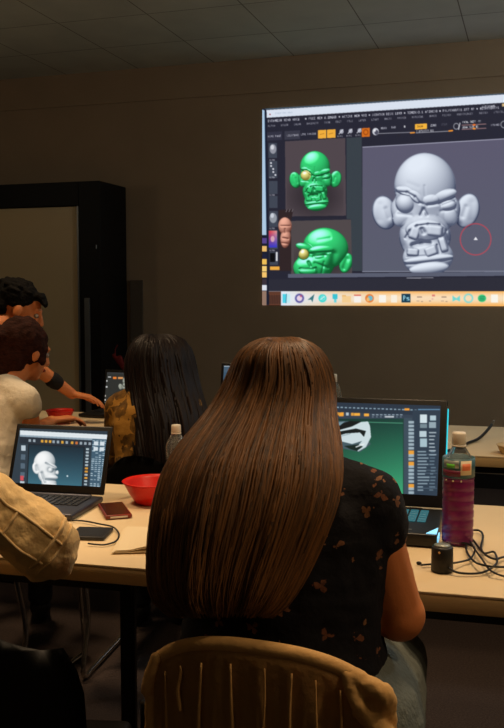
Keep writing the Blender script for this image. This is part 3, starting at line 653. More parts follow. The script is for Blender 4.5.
box1(.02, .74, .06, .82, (210, 80, 90)); box1(.03, .88, .06, .97, (230, 230, 224))
n_ = 40
for k in range(n_):
    v = .205+.72*k/n_; g = k/n_; box1(.105, v, .735, v+.72/n_+.004, (20+44*g, 44+72*g, 58+76*g))
c1.line(*q1(.105, .205), *q1(.735, .205), .5, (10, 16, 24)); c1.line(*q1(.105, .205), *q1(.105, .93), .7, (10, 16, 24)); c1.line(*q1(.735, .205), *q1(.735, .93), .7, (10, 16, 24))
box1(.745, .21, .80, .97, (30, 46, 58))
for k in range(14): box1(.755, .22+k*.053, .79, .22+k*.053+.032, (246, 170, 60) if k in (6, 7, 9) else (190, 206, 214), .9)
box1(.82, .06, .985, .98, (62, 92, 112))
rng = random.Random(3)
for k in range(26):
    for j in range(4):
        if rng.random() < .8: box1(.825+j*.04, .08+k*.034, .825+j*.04+.02+.014*rng.random(), .08+k*.034+.016, (206, 226, 236), .55+.4*rng.random())
for k in range(2):
    for j in range(2): box1(.84+j*.07, .1+k*.09, .84+j*.07+.05, .1+k*.09+.065, (214, 226, 232))
sculpt(c1, SIDE, (50, 70, 84), (250, 252, 252), light=(-.3, -.3, .9), ao=.2, soft=.9, amb=.4)
x_, y_ = q1(.56, .70); c1.ell(x_, y_, .8, .8, (230, 240, 246)); c1.blur(4)
LP1 = Vector((-1.288, 2.225, .742))
l1, lid1, m1 = laptop(LP1, R(5), .296, .215, .196, R(22), c1, ('space_grey', 'laptop_black'), 'open grey laptop beside the red phone showing a white clay head', 300, 200)
print('L1', corners(l1, .296, .196, m1))

# big black laptop
c2 = Canvas(270, 396, 448, 502, 4, (52, 66, 82))
def q2(u, v):
    tlx, tly, trx, try_, blx, bly, brx, bry = 280, 403.8, 440.5, 408.5, 280, 486, 437, 494
    return ((tlx*(1-u)+trx*u)*(1-v)+(blx*(1-u)+brx*u)*v, (tly*(1-u)+try_*u)*(1-v)+(bly*(1-u)+bry*u)*v)
def P2(xa, ya, xb, yb, col, al=1): c2.rect(xa, ya, xb, yb, col, al, sl=.035)
P2(270, 396, 448, 410, (40, 54, 70))
xm = 275
for k in range(38): P2(xm, 404+.035*(xm-270), xm+2.2+1.5*rng.random(), 405.3+.035*(xm-270), (170, 196, 214), .75) if False else c2.rect(xm, 404.4+.035*(xm-270), xm+2.4, 405.6+.035*(xm-270), (176, 204, 220), .75); xm += 4.1
c2.rect(404.5, 408.2, 409.5, 410.4, (244, 160, 60)); c2.rect(418, 409, 440, 410.6, (120, 170, 210), .8)
for x in range(276, 352, 5): c2.rect(x, 411+.03*(x-276)-.6, x+2.8, 414+.03*(x-276)-.6, (250, 170, 62) if x in (336, 341, 351) else (196, 212, 222), .9)
c2.rect(339, 412.5, 343.5, 416.3, (246, 166, 56)); c2.rect(354, 413, 360, 415.8, (250, 176, 66)); c2.rect(364, 413.4, 369, 416.2, (250, 176, 66))
for x in range(372, 402, 4): c2.rect(x, 414.2, x+2.6, 415.3, (180, 200, 214), .8); c2.rect(x, 416.4, x+1.8, 417.2, (180, 200, 214), .6)
c2.rect(385, 416, 394, 417.6, (230, 236, 240), .8)
w = c2.win(300, 419, 403, 496); gx = c2.Y[w]; g = np.clip((gx-420)/72, 0, 1)[..., None]; base = np.array((20, 66, 58))*(1-g)+np.array((60, 168, 118))*g
side = np.clip((c2.X[w]-330)/70, 0, 1)[..., None]; base = base*(.8+.2*side); c2.a[w] = base
c2.line(300, 420.2, 403, 423.2, .8, (110, 190, 150), .7)
w = c2.win(300, 419, 352, 470)
# black and white striped sculpt showing past her hair
c2.poly([(300, 421), (352, 421), (364, 423), (367, 430), (366, 438), (371, 444), (360, 452), (330, 446), (300, 440)], (70, 92, 100))
c2.poly([(300, 436), (322, 432), (340, 427), (352, 423), (368, 421.4), (370, 426), (371, 437), (366, 447), (358, 451.5), (356, 448), (362, 441), (352, 444), (340, 441), (326, 436), (300, 446)], (208, 224, 228))
c2.poly([(300, 430), (330, 427), (350, 421), (362, 421.5), (352, 426.5), (336, 431), (318, 434), (300, 438)], (14, 24, 26))
c2.poly([(322, 438), (336, 432), (356, 428.5), (366, 431), (364, 437), (360, 432.5), (346, 433.5), (334, 437)], (16, 26, 28))
c2.poly([(344, 446), (358, 444.5), (363, 446.6), (357, 451), (350, 449)], (20, 40, 36))
c2.poly([(325, 424), (345, 421.5), (340, 425.5), (328, 429)], (120, 150, 160))
c2.line(330, 439, 350, 433.8, .8, (150, 170, 176)); c2.line(356, 447, 364, 444, 1.0, (240, 246, 246))
c2.rect(403, 418, 412, 496, (60, 78, 92)); c2.rect(412.5, 410, 441, 497, (46, 62, 78)); c2.rect(403, 418, 403.8, 496, (30, 60, 56))
y = 421
while y < 492:
    hot = any(abs(y-h) < 1.9 for h in (449, 460.5, 484)); c2.rect(408.6, y, 414, y+(2.6 if not hot else 4), (248, 168, 60) if hot else (186, 206, 216), .95 if hot else .8); y += 3.7
c2.rect(420, 414.6, 427, 423, (214, 230, 236)); c2.rect(430, 415.5, 436, 420.5, (180, 204, 214)); c2.rect(420, 424, 427, 428, (120, 140, 150)); c2.rect(429, 422, 436, 428, (150, 170, 180))
c2.rect(419.5, 431, 426.5, 437, (190, 210, 218)); c2.rect(420, 438.5, 427, 447, (170, 196, 206))
for y in (432, 435.5, 439, 443, 446.5, 450, 454): c2.rect(429, y, 434+rng.random()*3, y+1.3, (200, 214, 222), .8)
y = 451
while y < 491: c2.rect(417.5, y, 423+rng.random()*8, y+1.3, (170, 192, 204), .75); c2.rect(429+rng.random()*2, y, 433+rng.random()*3, y+1.2, (150, 176, 190), .55); y += 3.2
for (a, b_) in ((454, 470), (473, 488)): 
    for yy in (a, b_): c2.rect(417, yy, 437, yy+.6, (110, 130, 146), .8)
c2.blur(4)
LP2 = Vector((-.418, 2.30, .742))
l2, lid2, m2 = laptop(LP2, R(2), .41, .255, .283, R(20), c2, ('laptop_black', 'laptop_black'), 'big black laptop with cyan lit edge and green viewport on screen', 300, 210, bezel=(.018, .016, .030), keymat='key_glow', th=.03, thl=.014)
print('L2', corners(l2, .41, .285, m2))
b = MB(); b.box((.2065, -.002, .16), (.003, .012, .20), bev=.001); b.bm.transform(m2); o = b.build('edge_light', M['cyan'], lid2); o['label'] = 'cyan glowing strip down the lid side'
b = MB(); b.box((.2065, -.225, .017), (.003, .05, .012)); o = b.build('side_light', M['blue_white'], l2); o['label'] = 'blue white glow on the base side'
b = MB(); b.prism([(.180, -.252), (.204, -.252), (.204, -.195)], .002, Matrix.Translation((0, 0, .0312))); b.build('palm_rest_glow', M['blue_white'], l2)
b = MB(); b.box((.13, -.225, .0318), (.03, .007, .0012)); b.build('logo_plate', M['grey_metal'], l2)

# far laptops
def small_canvas(x0, y0, x1, y1, bg, kind):
    c = Canvas(x0, y0, x1, y1, 6, bg); W_ = x1-x0; H_ = y1-y0
    return c
c3 = Canvas(98, 368, 172, 414, 6, (46, 48, 46))
c3.rect(98, 368, 172, 374.2, (52, 54, 54)); c3.rect(113, 376.8, 116.5, 379, (240, 130, 50)); c3.rect(118, 377, 123, 379, (220, 150, 90)); c3.rect(125, 377, 127.5, 379, (230, 120, 60)); c3.rect(108, 376.5, 111, 377.5, (200, 200, 200))
for y in (380, 386): c3.rect(105.5, y, 107.5, y+1.6, (200, 200, 200))
for y in (395, 399): c3.rect(103.8, y, 105.8, y+1.6, (200, 190, 180))
c3.rect(103, 402.8, 110, 405.2, (236, 230, 220)); 
for x in range(112, 160, 3): c3.rect(x, 404.4+.05*(x-112), x+1.4, 405.8+.05*(x-112), (200, 200, 200), .8)
sculpt(c3, BIG, (40, 44, 40), (176, 180, 166), 115.5-425*.16, 389-213.5*.2, .19, ao=.3); c3.blur(5)
h3 = onZ(100.5, 411.5, .742)
LP3 = Vector((h3.x+.165, h3.y-.0+.01, .742))
l3, lid3, m3 = laptop(LP3, R(-2), .33, .23, .19, R(12), c3, ('laptop_black', 'laptop_black'), 'dim black laptop the man is pointing at, under his hand', 120, 80)
print('L3', corners(l3, .33, .19, m3))
c4 = Canvas(218, 356, 300, 412, 5, (60, 84, 104))
c4.rect(218, 356, 300, 366.4, (214, 228, 236)); c4.rect(218, 366.6, 300, 372, (70, 92, 110))
for y in (373, 378, 383, 388, 393): c4.rect(227.6, y, 231, y+3, (160, 190, 206), .8)
for y in range(368, 396, 3): c4.rect(233, y, 240, y+1.3, (190, 210, 222), .6)
c4.rect(241, 372, 300, 400, (50, 76, 86)); c4.rect(227, 387, 232, 395, (200, 222, 232), .8); c4.blur(4)
pt = D(223.5, 361.5, 3.86)
LP4 = Vector((pt.x+.185, pt.y-.06, .742))
l4, lid4, m4 = laptop(LP4, R(4), .37, .25, .275, R(12), c4, ('laptop_black', 'laptop_black'), 'black laptop with blue screen half hidden behind the brown haired head', 120, 90)
print('L4', corners(l4, .37, .275, m4))

# ------------------------------------------------------------ small things on the tables
TZ = .7405
def bowl(p, r, h, label):
    t = thing('plastic_bowl', p, label, 'bowl')
    pr = [(0, .002), (r*.55, .0), (r*.62, .004), (r*.80, h*.45), (r*.97, h*.9), (r*1.04, h), (r*1.0, h+.002), (r*.93, h*.9), (r*.76, h*.45), (r*.58, .008), (0, .007)]
    MB().lathe(pr, n=48).build('bowl_shell', M['red'], t, True); return t
p = onZ(143, 508.5, TZ); bowl((p.x, p.y+.075, TZ), .086, .062, 'bright red plastic bowl beside the grey laptop on the near table')
p = onZ(58, 424, TZ); bowl((p.x, p.y+.02, TZ), .062, .06, 'dim red bowl behind the hand of the white shirted girl')

# phone
pc = [onZ(*q, TZ) for q in ((100, 507), (121, 504.5), (131.5, 518), (106, 522))]; c = sum(pc, Vector())/4
t = thing('phone', (c.x, c.y, TZ), 'reddish brown phone lying between the laptop and the red bowl', 'phone', R(35))
b = MB(); b.box((0, 0, .006), (.070, .150, .011), bev=.004); sharp(b.build('case', M['phone'], t))
b = MB(); b.box((0, 0, .0118), (.061, .138, .001)); b.build('phone_display', mat('phone glass', (70, 34, 28), .15), t)
b = MB(); b.box((.0, -.0755, .006), (.045, .002, .004)); o = b.build('edge_print', M['cap_white'], t)
# slate tablet and its lead
p = onZ(91, 535.5, TZ); t = thing('portable_drive', (p.x, p.y, TZ), 'small thin dark slab with a lead, lying in front of the grey laptop', 'drive', R(12))
b = MB(); b.box((0, 0, .005), (.088, .092, .009), bev=.003); sharp(b.build('body', M['slate'], t)); b = MB(); b.box((0, .0, .0098), (.078, .082, .001)); b.build('top_plate', M['black_plastic'], t)
def cable(name, pts, r, label, m='cable', sub=8, ends=None):
    P = [Vector(q) for q in pts]; o = MB().tube(P, r, 8, sub).build(name, M[m], None, True); 
    c = P[0].copy(); o.data.transform(Matrix.Translation(-c)); o.location = c; return tag(o, label, 'cable')
cable('usb_cable', [onZ(x, y, TZ+.003+dz) for x, y, dz in ((72, 520.5, .002), (84, 521, .003), (100, 524, .004), (113, 527, .003), (119, 534, .002), (116, 541, .002), (106, 544.5, .002), (97, 544.5, .002), (88, 543.5, .003))], .0021, 'thin black lead looping from the laptop to the dark slab')
# sheaf of paper
pc = [onZ(*q, TZ) for q in ((123.5, 530), (170, 532), (168, 553.5), (111.5, 554.5))]
t = thing('paper_stack', (pc[3].x, pc[3].y, TZ), 'white sheaf of paper with lifted front edge, left of the long haired woman', 'paper')
o_ = t.location
for k in range(3):
    bm = bmesh.new(); n = 10; V = []
    for i in range(n+1):
        row = []
        for j in range(n+1):
            u = i/n; v = j/n; q = (pc[3]*(1-u)+pc[2]*u)*(1-v)+(pc[0]*(1-u)+pc[1]*u)*v
            z = .003+k*.0024+(.016*max(0, u-.25)*(1-v)**1.2*(1 if k else .15))*(1+.3*k)
            row.append(bm.verts.new((q.x-o_.x+.004*k*(1-u), q.y-o_.y+.002*k, z)))
        V.append(row)
    for i in range(n):
        for j in range(n): bm.faces.new((V[i][j], V[i+1][j], V[i+1][j+1], V[i][j+1]))
    r_ = bmesh.ops.extrude_face_region(bm, geom=bm.faces[:]); bmesh.ops.translate(bm, vec=(0, 0, .0012), verts=[e for e in r_['geom'] if isinstance(e, bmesh.types.BMVert)])
    me = bpy.data.meshes.new('m'); bm.to_mesh(me); bm.free(); bm = bmesh.new(); bm.from_mesh(me); bmesh.ops.recalc_face_normals(bm, faces=bm.faces); bm.to_mesh(me); bm.free(); meshobj('sheet', me, M['paper'], t, False)

# bottles
def bottle(p, H, r, label, content=None, fill=.6, labelled=False, cap='cap_white', group=None):
    t = thing('water_bottle', p, label, 'bottle', 0, group)
    s = H
    pr = [(0, .004), (r*.5, .0), (r*.92, .004), (r, s*.03)]
    for i in range(7):
        z = s*(.05+.085*i); pr += [(r, z), (r*.955, z+s*.014), (r, z+s*.028)]
    pr += [(r, s*.66), (r*.95, s*.72), (r*.78, s*.79), (r*.5, s*.85), (r*.36, s*.88), (r*.36, s*.90)]
    MB().lathe(pr+[(r*.30, s*.90), (r*.30, s*.87), (r*.70, s*.785), (r*.9, s*.7), (r*.9, s*.03), (0, s*.02)], n=32).build('bottle_body', M['clear'], t, True)
    MB().lathe([(0, s*.895), (r*.43, s*.895), (r*.45, s*.905), (r*.45, s*.985), (r*.40, s), (0, s)], n=28).build('cap', M[cap], t, True)
    MB().lathe([(r*.36, s*.872), (r*.47, s*.874), (r*.47, s*.888), (r*.36, s*.89)], n=28).build('neck_ring', M[cap], t, True)
    if content:
        q = [(0, s*.012), (r*.9, s*.012), (r*.965, s*.035)]
        for i in range(7):
            z = s*(.05+.085*i)
            if z+s*.03 < s*fill: q += [(r*.985, z), (r*.945, z+s*.014), (r*.985, z+s*.028)]
        MB().lathe([(a*1.022, z) for a, z in q]+[(r*1.005, s*fill), (r*.9, s*fill+.001), (0, s*fill+.001)], n=32).build('purple_sleeve', M[content], t, True)
    return t
p = onZ(456, 547, TZ); BH = .262
bt = bottle((p.x, p.y+.035, TZ), BH, .036, 'tall purple bottle with white cap beside the big black laptop', 'purple', .60)
# paper label round the shoulder of the purple bottle
def arc_band(name, parent, r, z0, z1, a0, a1, m, n=20, bulge=0):
    bm = bmesh.new(); rows = []
    for i in range(n+1):
        a = a0+(a1-a0)*i/n; rows.append([bm.verts.new((rr*math.cos(a), rr*math.sin(a), z)) for rr, z in ((r, z0), (r*(1-bulge), z1), (r*(1-bulge)-.0008, z1), (r-.0008, z0))])
    for i in range(n):
        for j in range(4): bm.faces.new((rows[i][j], rows[i+1][j], rows[i+1][(j+1) % 4], rows[i][(j+1) % 4]))
    me = bpy.data.meshes.new('m'); bm.to_mesh(me); bm.free(); return meshobj(name, me, M[m], parent)
M['lab_teal'] = mat('label teal', (60, 96, 104), .4); M['lab_grey'] = mat('label silver', (150, 156, 150), .3, .3); M['lab_green'] = mat('label green', (96, 190, 60), .4)
M['lab_maroon'] = mat('label maroon', (96, 26, 50), .4); M['lab_orange'] = mat('label orange', (222, 120, 76), .4); M['lab_cream'] = mat('label cream', (214, 196, 160), .4)
arc_band('label_band', bt, .0372, BH*.61, BH*.78, -PI, PI, 'lab_teal', 40)
A0 = -PI/2-.25
arc_band('label_print', bt, .0376, BH*.70, BH*.765, A0-.75, A0+.35, 'lab_grey'); arc_band('label_print', bt, .0379, BH*.70, BH*.735, A0-.45, A0+.1, 'lab_green')
arc_band('label_print', bt, .0377, BH*.625, BH*.68, A0-.9, A0+.45, 'lab_maroon'); arc_band('label_print', bt, .0376, BH*.64, BH*.765, A0+.45, A0+1.2, 'lab_cream'); arc_band('label_print', bt, .0379, BH*.68, BH*.74, A0+.55, A0+1.1, 'lab_orange')
for k in range(3): b = MB(); a = A0-.5+k*.5; b.ell((.037*math.cos(a), .037*math.sin(a), BH*.585), (.0022,)*3); b.build('label_dot', M['lab_cream'], bt, True)
p = onZ(183, 491, TZ); bottle((p.x+.0, p.y-.05, TZ), .205, .031, 'clear bottle with white cap standing just left of the long brown hair')
p = D(333.5, 374, 3.75); bottle((p.x, p.y, TZ), p.z-TZ, .034, 'clear bottle on the far table peeking out right of the brown haired head')

# black round charger
p = onZ(441, 574, TZ); t = thing('travel_adapter', (p.x, p.y+.02, TZ), 'squat black round adapter in front of the purple bottle', 'adapter')
MB().lathe([(0, 0), (.021, 0), (.023, .003), (.0225, .05), (.020, .054), (0, .054)], n=32).build('adapter_body', M['black_plastic'], t, True)
MB().lathe([(.0, .0542), (.017, .0542), (.017, .057), (.0, .058)], n=24).build('top_disc', M['lab_grey'], t, True)
b = MB(); b.ell((-.004, -.0225, .045), (.0025, .0015, .0025)); b.build('indicator', M['cream'], t, True)
zz = TZ+.004
C3 = lambda L: [onZ(x, y, zz+dz) for x, y, dz in L]
cable('charger_cable', C3([(449, 568, .01), (456, 572, .004), (466, 573.5, .002), (480, 573, .002), (490, 569, .004), (497, 562, .006), (494, 552, .004), (484, 553, .002), (477, 545, .002), (470, 536, .004), (466, 531, .003)]), .0024, 'black charging cable curling right from the round adapter')
cable('mouse_cable', C3([(421, 565, .002), (434, 564, .003), (449, 563.5, .012), (462, 561.5, .006), (471, 558, .006), (475, 549, .008), (470, 545, .006), (463, 543, .006), (450, 543, .003)]), .0022, 'thin black cable passing behind the round adapter')
cable('power_cable', C3([(469, 530.5, .003), (479, 530.5, .004), (483, 536, .006), (481, 548, .006), (486, 555, .008), (495, 559, .008), (504, 557, .004), (520, 556, .003)]), .0026, 'black cable looping highest, right of the purple bottle')
cable('adapter_lead', C3([(468, 538, .003), (474, 548, .011), (482, 559, .011), (489, 569, .012), (497, 574, .006), (507, 577, .003), (520, 580, .003)]), .0022, 'black lead crossing the other cables toward the lower right')
cable('extension_lead', C3([(466, 541, .003), (467, 552, .003), (475, 562, .010), (488, 566, .016), (500, 567, .004), (520, 567, .003)]), .0024, 'black lead running level to the right edge of the near table')
b = MB(); b.ell((0, 0, .004), (.006, .004, .004)); o = b.build('cable_plug', M['black_plastic'], None, True); q = onZ(419, 565, TZ); o.location = (q.x, q.y, TZ); tag(o, 'tiny black plug at the cable end by the laptop front', 'plug')
q = [onZ(x, y, TZ+.004+dz) for x, y, dz in ((440, 452, 0), (458, 448.5, 0), (468, 443, .002), (477, 439.5, .006), (484, 434, .015), (490, 427, .035), (492, 424, .045))]
o = cable('loose_cable', q, .006, 'thick black cable lying loose with lifted end on the far right table')
b = MB(); b.cap(q[-1]-o.location, q[-1]+Vector((.006, 0, .012))-o.location, .007, .005); b.build('metal_tip', M['grey_metal'], o, True)
p = onZ(508, 456, TZ); p.y += .06; t = thing('snack_tray', (p.x+.02, p.y, TZ), 'beige tray at the right edge of the far table', 'tray')
MB().lathe([(0, 0), (.045, 0), (.05, .004), (.062, .03), (.065, .032), (.060, .032), (.046, .007), (0, .005)], n=28).build('tray_shell', M['beige'], t, True)

# ------------------------------------------------------------ chairs
def sled_chair(loc, rz, label, group=None, W_=.44, top=.80):
    t = thing('sled_chair', loc, label, 'chair', rz, group)
    sh = MB(); n = 14
    bm = bmesh.new(); rows = []
    for j in range(9):                               # rounded backrest shell
        v = j/8; hw = W_/2*(1-.42*max(0, v-.45)**2/.3025); zz_ = .50+(top-.50)*v; row = []
        for i in range(n+1):
            u = -1+2*i/n; x = hw*u; drop = (.10*abs(u)**2.6 if v > .75 else 0)*(v-.75)*4; yy = -.20-.05*v+.05*u*u
            row.append(bm.verts.new((x, yy, zz_-drop)))
        rows.append(row)
    for j in range(8):
        for i in range(n): bm.faces.new((rows[j][i], rows[j][i+1], rows[j+1][i+1], rows[j+1][i]))
    bmesh.ops.solidify(bm, geom=bm.faces[:], thickness=.018); me = bpy.data.meshes.new('m'); bm.to_mesh(me); bm.free(); meshobj('backrest', me, M['black_plastic'], t)
    b = MB(); b.box((0, .02, .405), (W_, .42, .035), bev=.016, seg=4); sharp(b.build('seat', M['black_plastic'], t))
    for s in (-1, 1):
        x = s*(W_/2-.01); MB().tube([(x, -.21, .56), (x, -.19, .43), (x, -.14, .22), (x, -.19, .05), (x, -.17, .012), (x, -.12, .012), (x, .17, .012), (x, .21, .03), (x, .21, .10), (x, .17, .39)], .0095, 10, 6).build('sled_frame', M['chrome'], t, True)
    MB().tube([(-W_/2+.01, .17, .385), (0, .17, .38), (W_/2-.01, .17, .385)], .008).build('crossbar', M['chrome'], t, True)
    return t

# ------------------------------------------------------------ people
def hand(mb, w, d, nrm, side, curl=.5, s=1.0, spread=.16):
    """w wrist, d direction of the fingers, nrm back-of-hand normal, side +1 if thumb lies towards d x nrm"""
    d = d.normalized(); x = d.cross(nrm).normalized()*side; n = x.cross(d).normalized()
    if n.dot(nrm) < 0: n = -n
    for i, (off, L, r) in enumerate(((.030, .072, .0088), (.010, .080, .0090), (-.011, .074, .0086), (-.031, .058, .0078))):
        k = w+d*(.085-abs(off-.008)*.25)*s+x*off*s
        mb.cap(w+x*off*.5*s+d*.012*s, k, .013*s, .0115*s)
        dirn = (d+x*off*spread*30*.18).normalized(); p = k
        for seg, f in enumerate((.46, .30, .24)):
            a = curl*(.5+.55*seg); dd = (dirn*math.cos(a)-n*math.sin(a)).normalized(); q = p+dd*L*f*s
            mb.cap(p, q, r*s*(1-.1*seg), r*s*(.92-.1*seg)); p = q
    p = w+d*.025*s+x*.022*s; q = p+(d*.55+x*.75-n*.25).normalized()*.042*s; mb.cap(p, q, .014*s, .011*s)
    q2_ = q+(d*.9+x*.35-n*.3).normalized()*.034*s; mb.cap(q, q2_, .0105*s, .0095*s); q3 = q2_+(d-n*.35).normalized()*.026*s; mb.cap(q2_, q3, .0095*s, .008*s)
def person(label, base, hip, neck, hc, look, arms, legs, bulk=1.0, shw=.17, fwd=Vector((0, 1, 0)), top='tee', sleeve=.55, trousers='jeans', topname='t_shirt', skin_vox=.007, hs=1.0, puff=.012, hipw=.15, wrinkle=.006, arm_r=.042, long_hem=0, thigh=.085, spread=.09):
    t = thing('person', base, label, 'person'); off = Vector(base)
    hip = Vector(hip); neck = Vector(neck); hc = Vector(hc); fwd = fwd.normalized()
    spine = (neck-hip).normalized(); rt = fwd.cross(Vector((0, 0, 1))).normalized(); f2_ = rt.cross(spine)*-1
    if f2_.dot(fwd) < 0: f2_ = -f2_
    rotT = Matrix((rt, f2_, spine)).transposed().to_4x4()
    look = Vector(look).normalized(); hx = look.cross(Vector((0, 0, 1))).normalized(); hz = hx.cross(look).normalized()
    rotH = Matrix((hx, look, hz)).transposed().to_4x4(); H = lambda x, y, z: hc+(rotH @ (Vector((x, y, z))*hs))
    prof = [(0, hipw, .115, .10), (.18, hipw*.97, .115, .09), (.38, .128, .10, .085), (.58, .135, .10, .085), (.78, .145, .10, .08), (.92, shw*.72, .075, .05)]
    def torso(mb, e, f0=-.2, f1=1.0):
        L = (neck-hip).length; N = 14
        for i in range(N+1):
            f = i/N*.93
            if f < f0 or f > f1: continue
            k = max(j for j in range(len(prof)) if prof[j][0] <= f+1e-6); k2 = min(k+1, len(prof)-1); tt = 0 if k2 == k else (f-prof[k][0])/(prof[k2][0]-prof[k][0])
            rx, ry, rz = [prof[k][q]*(1-tt)+prof[k2][q]*tt for q in (1, 2, 3)]
            mb.ell(hip+spine*L*f, (rx*bulk+e, ry*bulk+e, rz+e), rotT)
    sh = {}
    for s in (-1, 1): sh[s] = neck-spine*.055+rt*shw*s
    def shoulders(mb, e):
        for s in (-1, 1): mb.cap(neck-spine*.02+rt*.03*s, sh[s], .05+e, arm_r*1.18+e)
    b = MB(); torso(b, 0); shoulders(b, 0)
    b.cap(neck-spine*.03, H(0, -.015, -.06), .056, .052)
    b.ell(H(0, -.012, .018), (.076*hs, .094*hs, .092*hs), rotH); b.ell(H(0, .028, -.042), (.058*hs, .060*hs, .068*hs), rotH); b.ell(H(0, .058, -.088), (.026*hs, .022*hs, .020*hs), rotH)
    b.cap(H(0, .088, .006), H(0, .104, -.030), .010*hs, .014*hs); b.ell(H(.013, .094, -.034), (.008, .008, .007)); b.ell(H(-.013, .094, -.034), (.008, .008, .007))
    b.cap(H(-.03, .075, .022), H(.03, .075, .022), .013*hs)
    for s in (-1, 1): b.ell(H(s*.077, -.004, -.012), (.010*hs, .018*hs, .030*hs), rotH); b.ell(H(s*.042, .060, -.024), (.018*hs, .014*hs, .014*hs), rotH)
    for s, (el, wr, hd, hn, curl, thumb) in arms.items():
        el = Vector(el); wr = Vector(wr); b.cap(sh[s], el, arm_r*1.12, arm_r*.90); b.cap(el, wr, arm_r*.88, arm_r*.60); b.ell(el, (arm_r*.97,)*3)
        hand(b, wr, Vector(hd), Vector(hn), thumb, curl)
    for s, (kn, an, to) in legs.items():
        kn, an, to = Vector(kn), Vector(an), Vector(to); hp = hip+rt*spread*s
        b.cap(hp, kn, thigh*bulk, .056*bulk); b.cap(kn, an, .052*bulk, .036); b.cap(an+Vector((0, 0, -.03)), to, .036, .028)
    body = meshobj('body', blob(b, skin_vox, 4), M['skin'], t, off=off)
    # top
    b = MB(); torso(b, puff, -.2, 1); shoulders(b, puff*.8)
    if long_hem: b.ell(hip-spine*.02, (hipw*bulk+puff*1.6, .12*bulk+puff*1.5, long_hem), rotT)
    for s, a in arms.items():
        el = Vector(a[0]); wr = Vector(a[1]); e = sh[s].lerp(el, min(1, sleeve))
        b.cap(sh[s], e, arm_r*1.12+puff, arm_r*(1.12-.2*min(1, sleeve))+puff*1.25, n=16)
        if sleeve > 1: b.ell(el, (arm_r+puff,)*3); b.cap(el, el.lerp(wr, sleeve-1), arm_r*.9+puff, arm_r*.66+puff, n=16)
    meshobj(topname, blob(b, .008, 5, wrinkle, .07), M[top], t, off=off)
    b = MB(); b.ell(hip, (hipw*bulk+.008, .115*bulk+.01, .10), rotT)
    for s, (kn, an, to) in legs.items():
        kn, an = Vector(kn), Vector(an); hp = hip+rt*spread*s; b.cap(hp, kn, thigh*bulk+.010, .056*bulk+.013); b.cap(kn, kn.lerp(an, .94), .052*bulk+.014, .05)
    meshobj('trousers', blob(b, .010, 4, .004, .08), M[trousers], t, off=off)
    for s, (kn, an, to) in legs.items():
        an, to = Vector(an), Vector(to); b = MB(); b.cap(an+Vector((0, 0, -.02)), to, .044, .036); b.cap(an+Vector((0, 0, -.045)), to+Vector((0, 0, -.005)), .036, .034)
        me = blob(b, .009, 3)
        for v in me.vertices: v.co.z = max(v.co.z, .003)
        meshobj('shoe', me, M['shoe'], t, off=off)
    for s in (-1, 1):
        o = MB().ell(H(s*.031, .074, -.001), (.0105*hs,)*3).build('eye', M['eye'], t, True, off); b = MB(); b.ell(H(s*.031, .0825, -.003), (.0055, .0035, .0055), rotH); b.build('iris', M['iris'], o, True, off+Vector(o.location)-Vector(o.location))
    b = MB(); b.ell(H(0, .088, -.060), (.024*hs, .008, .0075), rotH); b.build('lips', M['lips'], t, True, off)
    return t, H, sh, rotH
def lump(th, v):
    return (.0045*math.sin(th*7+1.3+2.1*v)+.003*math.sin(th*13+4*v)+.0016*math.sin(th*23-3*v))*min(1, v*4)
def strands(mb_list, rows, count, npts, rad, jitter, seed, th0=0, th1=2*PI, tip=.12, start=(0, .25), endv=(.93, 1.05)):
    """tapered locks following a lofted hair volume. rows: list of (center, xvec, yvec)"""
    rg = random.Random(seed); bm = bmesh.new(); shade = []
    def surf(v, th, o):
        o += lump(th, v)
        v = max(0, v); f = v*(len(rows)-1); i = min(int(f), len(rows)-2); tt = f-i
        c = rows[i][0].lerp(rows[i+1][0], tt); x = rows[i][1].lerp(rows[i+1][1], tt); y = rows[i][2].lerp(rows[i+1][2], tt)
        return c+x*math.cos(th)*(1+o/max(.02, x.length))+y*math.sin(th)*(1+o/max(.02, y.length))
    for k in range(count):
        th = th0+(th1-th0)*rg.random(); va = start[0]+(start[1]-start[0])*rg.random()**1.5; vb = endv[0]+(endv[1]-endv[0])*rg.random()
        if rg.random() < .35: va = va+.5*rg.random(); 
        ph = rg.random()*6.28; am = jitter*(.4+rg.random()); o = rg.random()*.006-.001; r = rad*(.6+.8*rg.random()); sd = .15+.6*rg.random()
        pts = []
        for i in range(npts):
            v = va+(vb-va)*i/(npts-1); pts.append(surf(v, th+am*math.sin(ph+v*5)+.02*math.sin(ph*3+v*13), o+.002*math.sin(ph+9*v)))
        prev = None
        for i, p in enumerate(pts):
            d = (pts[min(i+1, npts-1)]-pts[max(i-1, 0)]).normalized(); x = d.cross(Vector((.3, .9, .1))).normalized(); u = x.cross(d)
            f = i/(npts-1); rr = r*min(1, .35+f*5)*(1-max(0, f-.7)/.3*(1-tip))
            ring = [bm.verts.new(p+(x*math.cos(a)*1.5+u*math.sin(a)*.8)*rr) for a in (0, PI/2, PI, 3*PI/2)]; shade += [sd]*4
            if prev:
                for j in range(4): bm.faces.new((prev[j], prev[(j+1) % 4], ring[(j+1) % 4], ring[j]))
            prev = ring
    bmesh.ops.recalc_face_normals(bm, faces=bm.faces); me = bpy.data.meshes.new('strands'); bm.to_mesh(me); bm.free()
    at = me.attributes.new('shade', 'FLOAT', 'POINT'); at.data.foreach_set('value', shade); return me
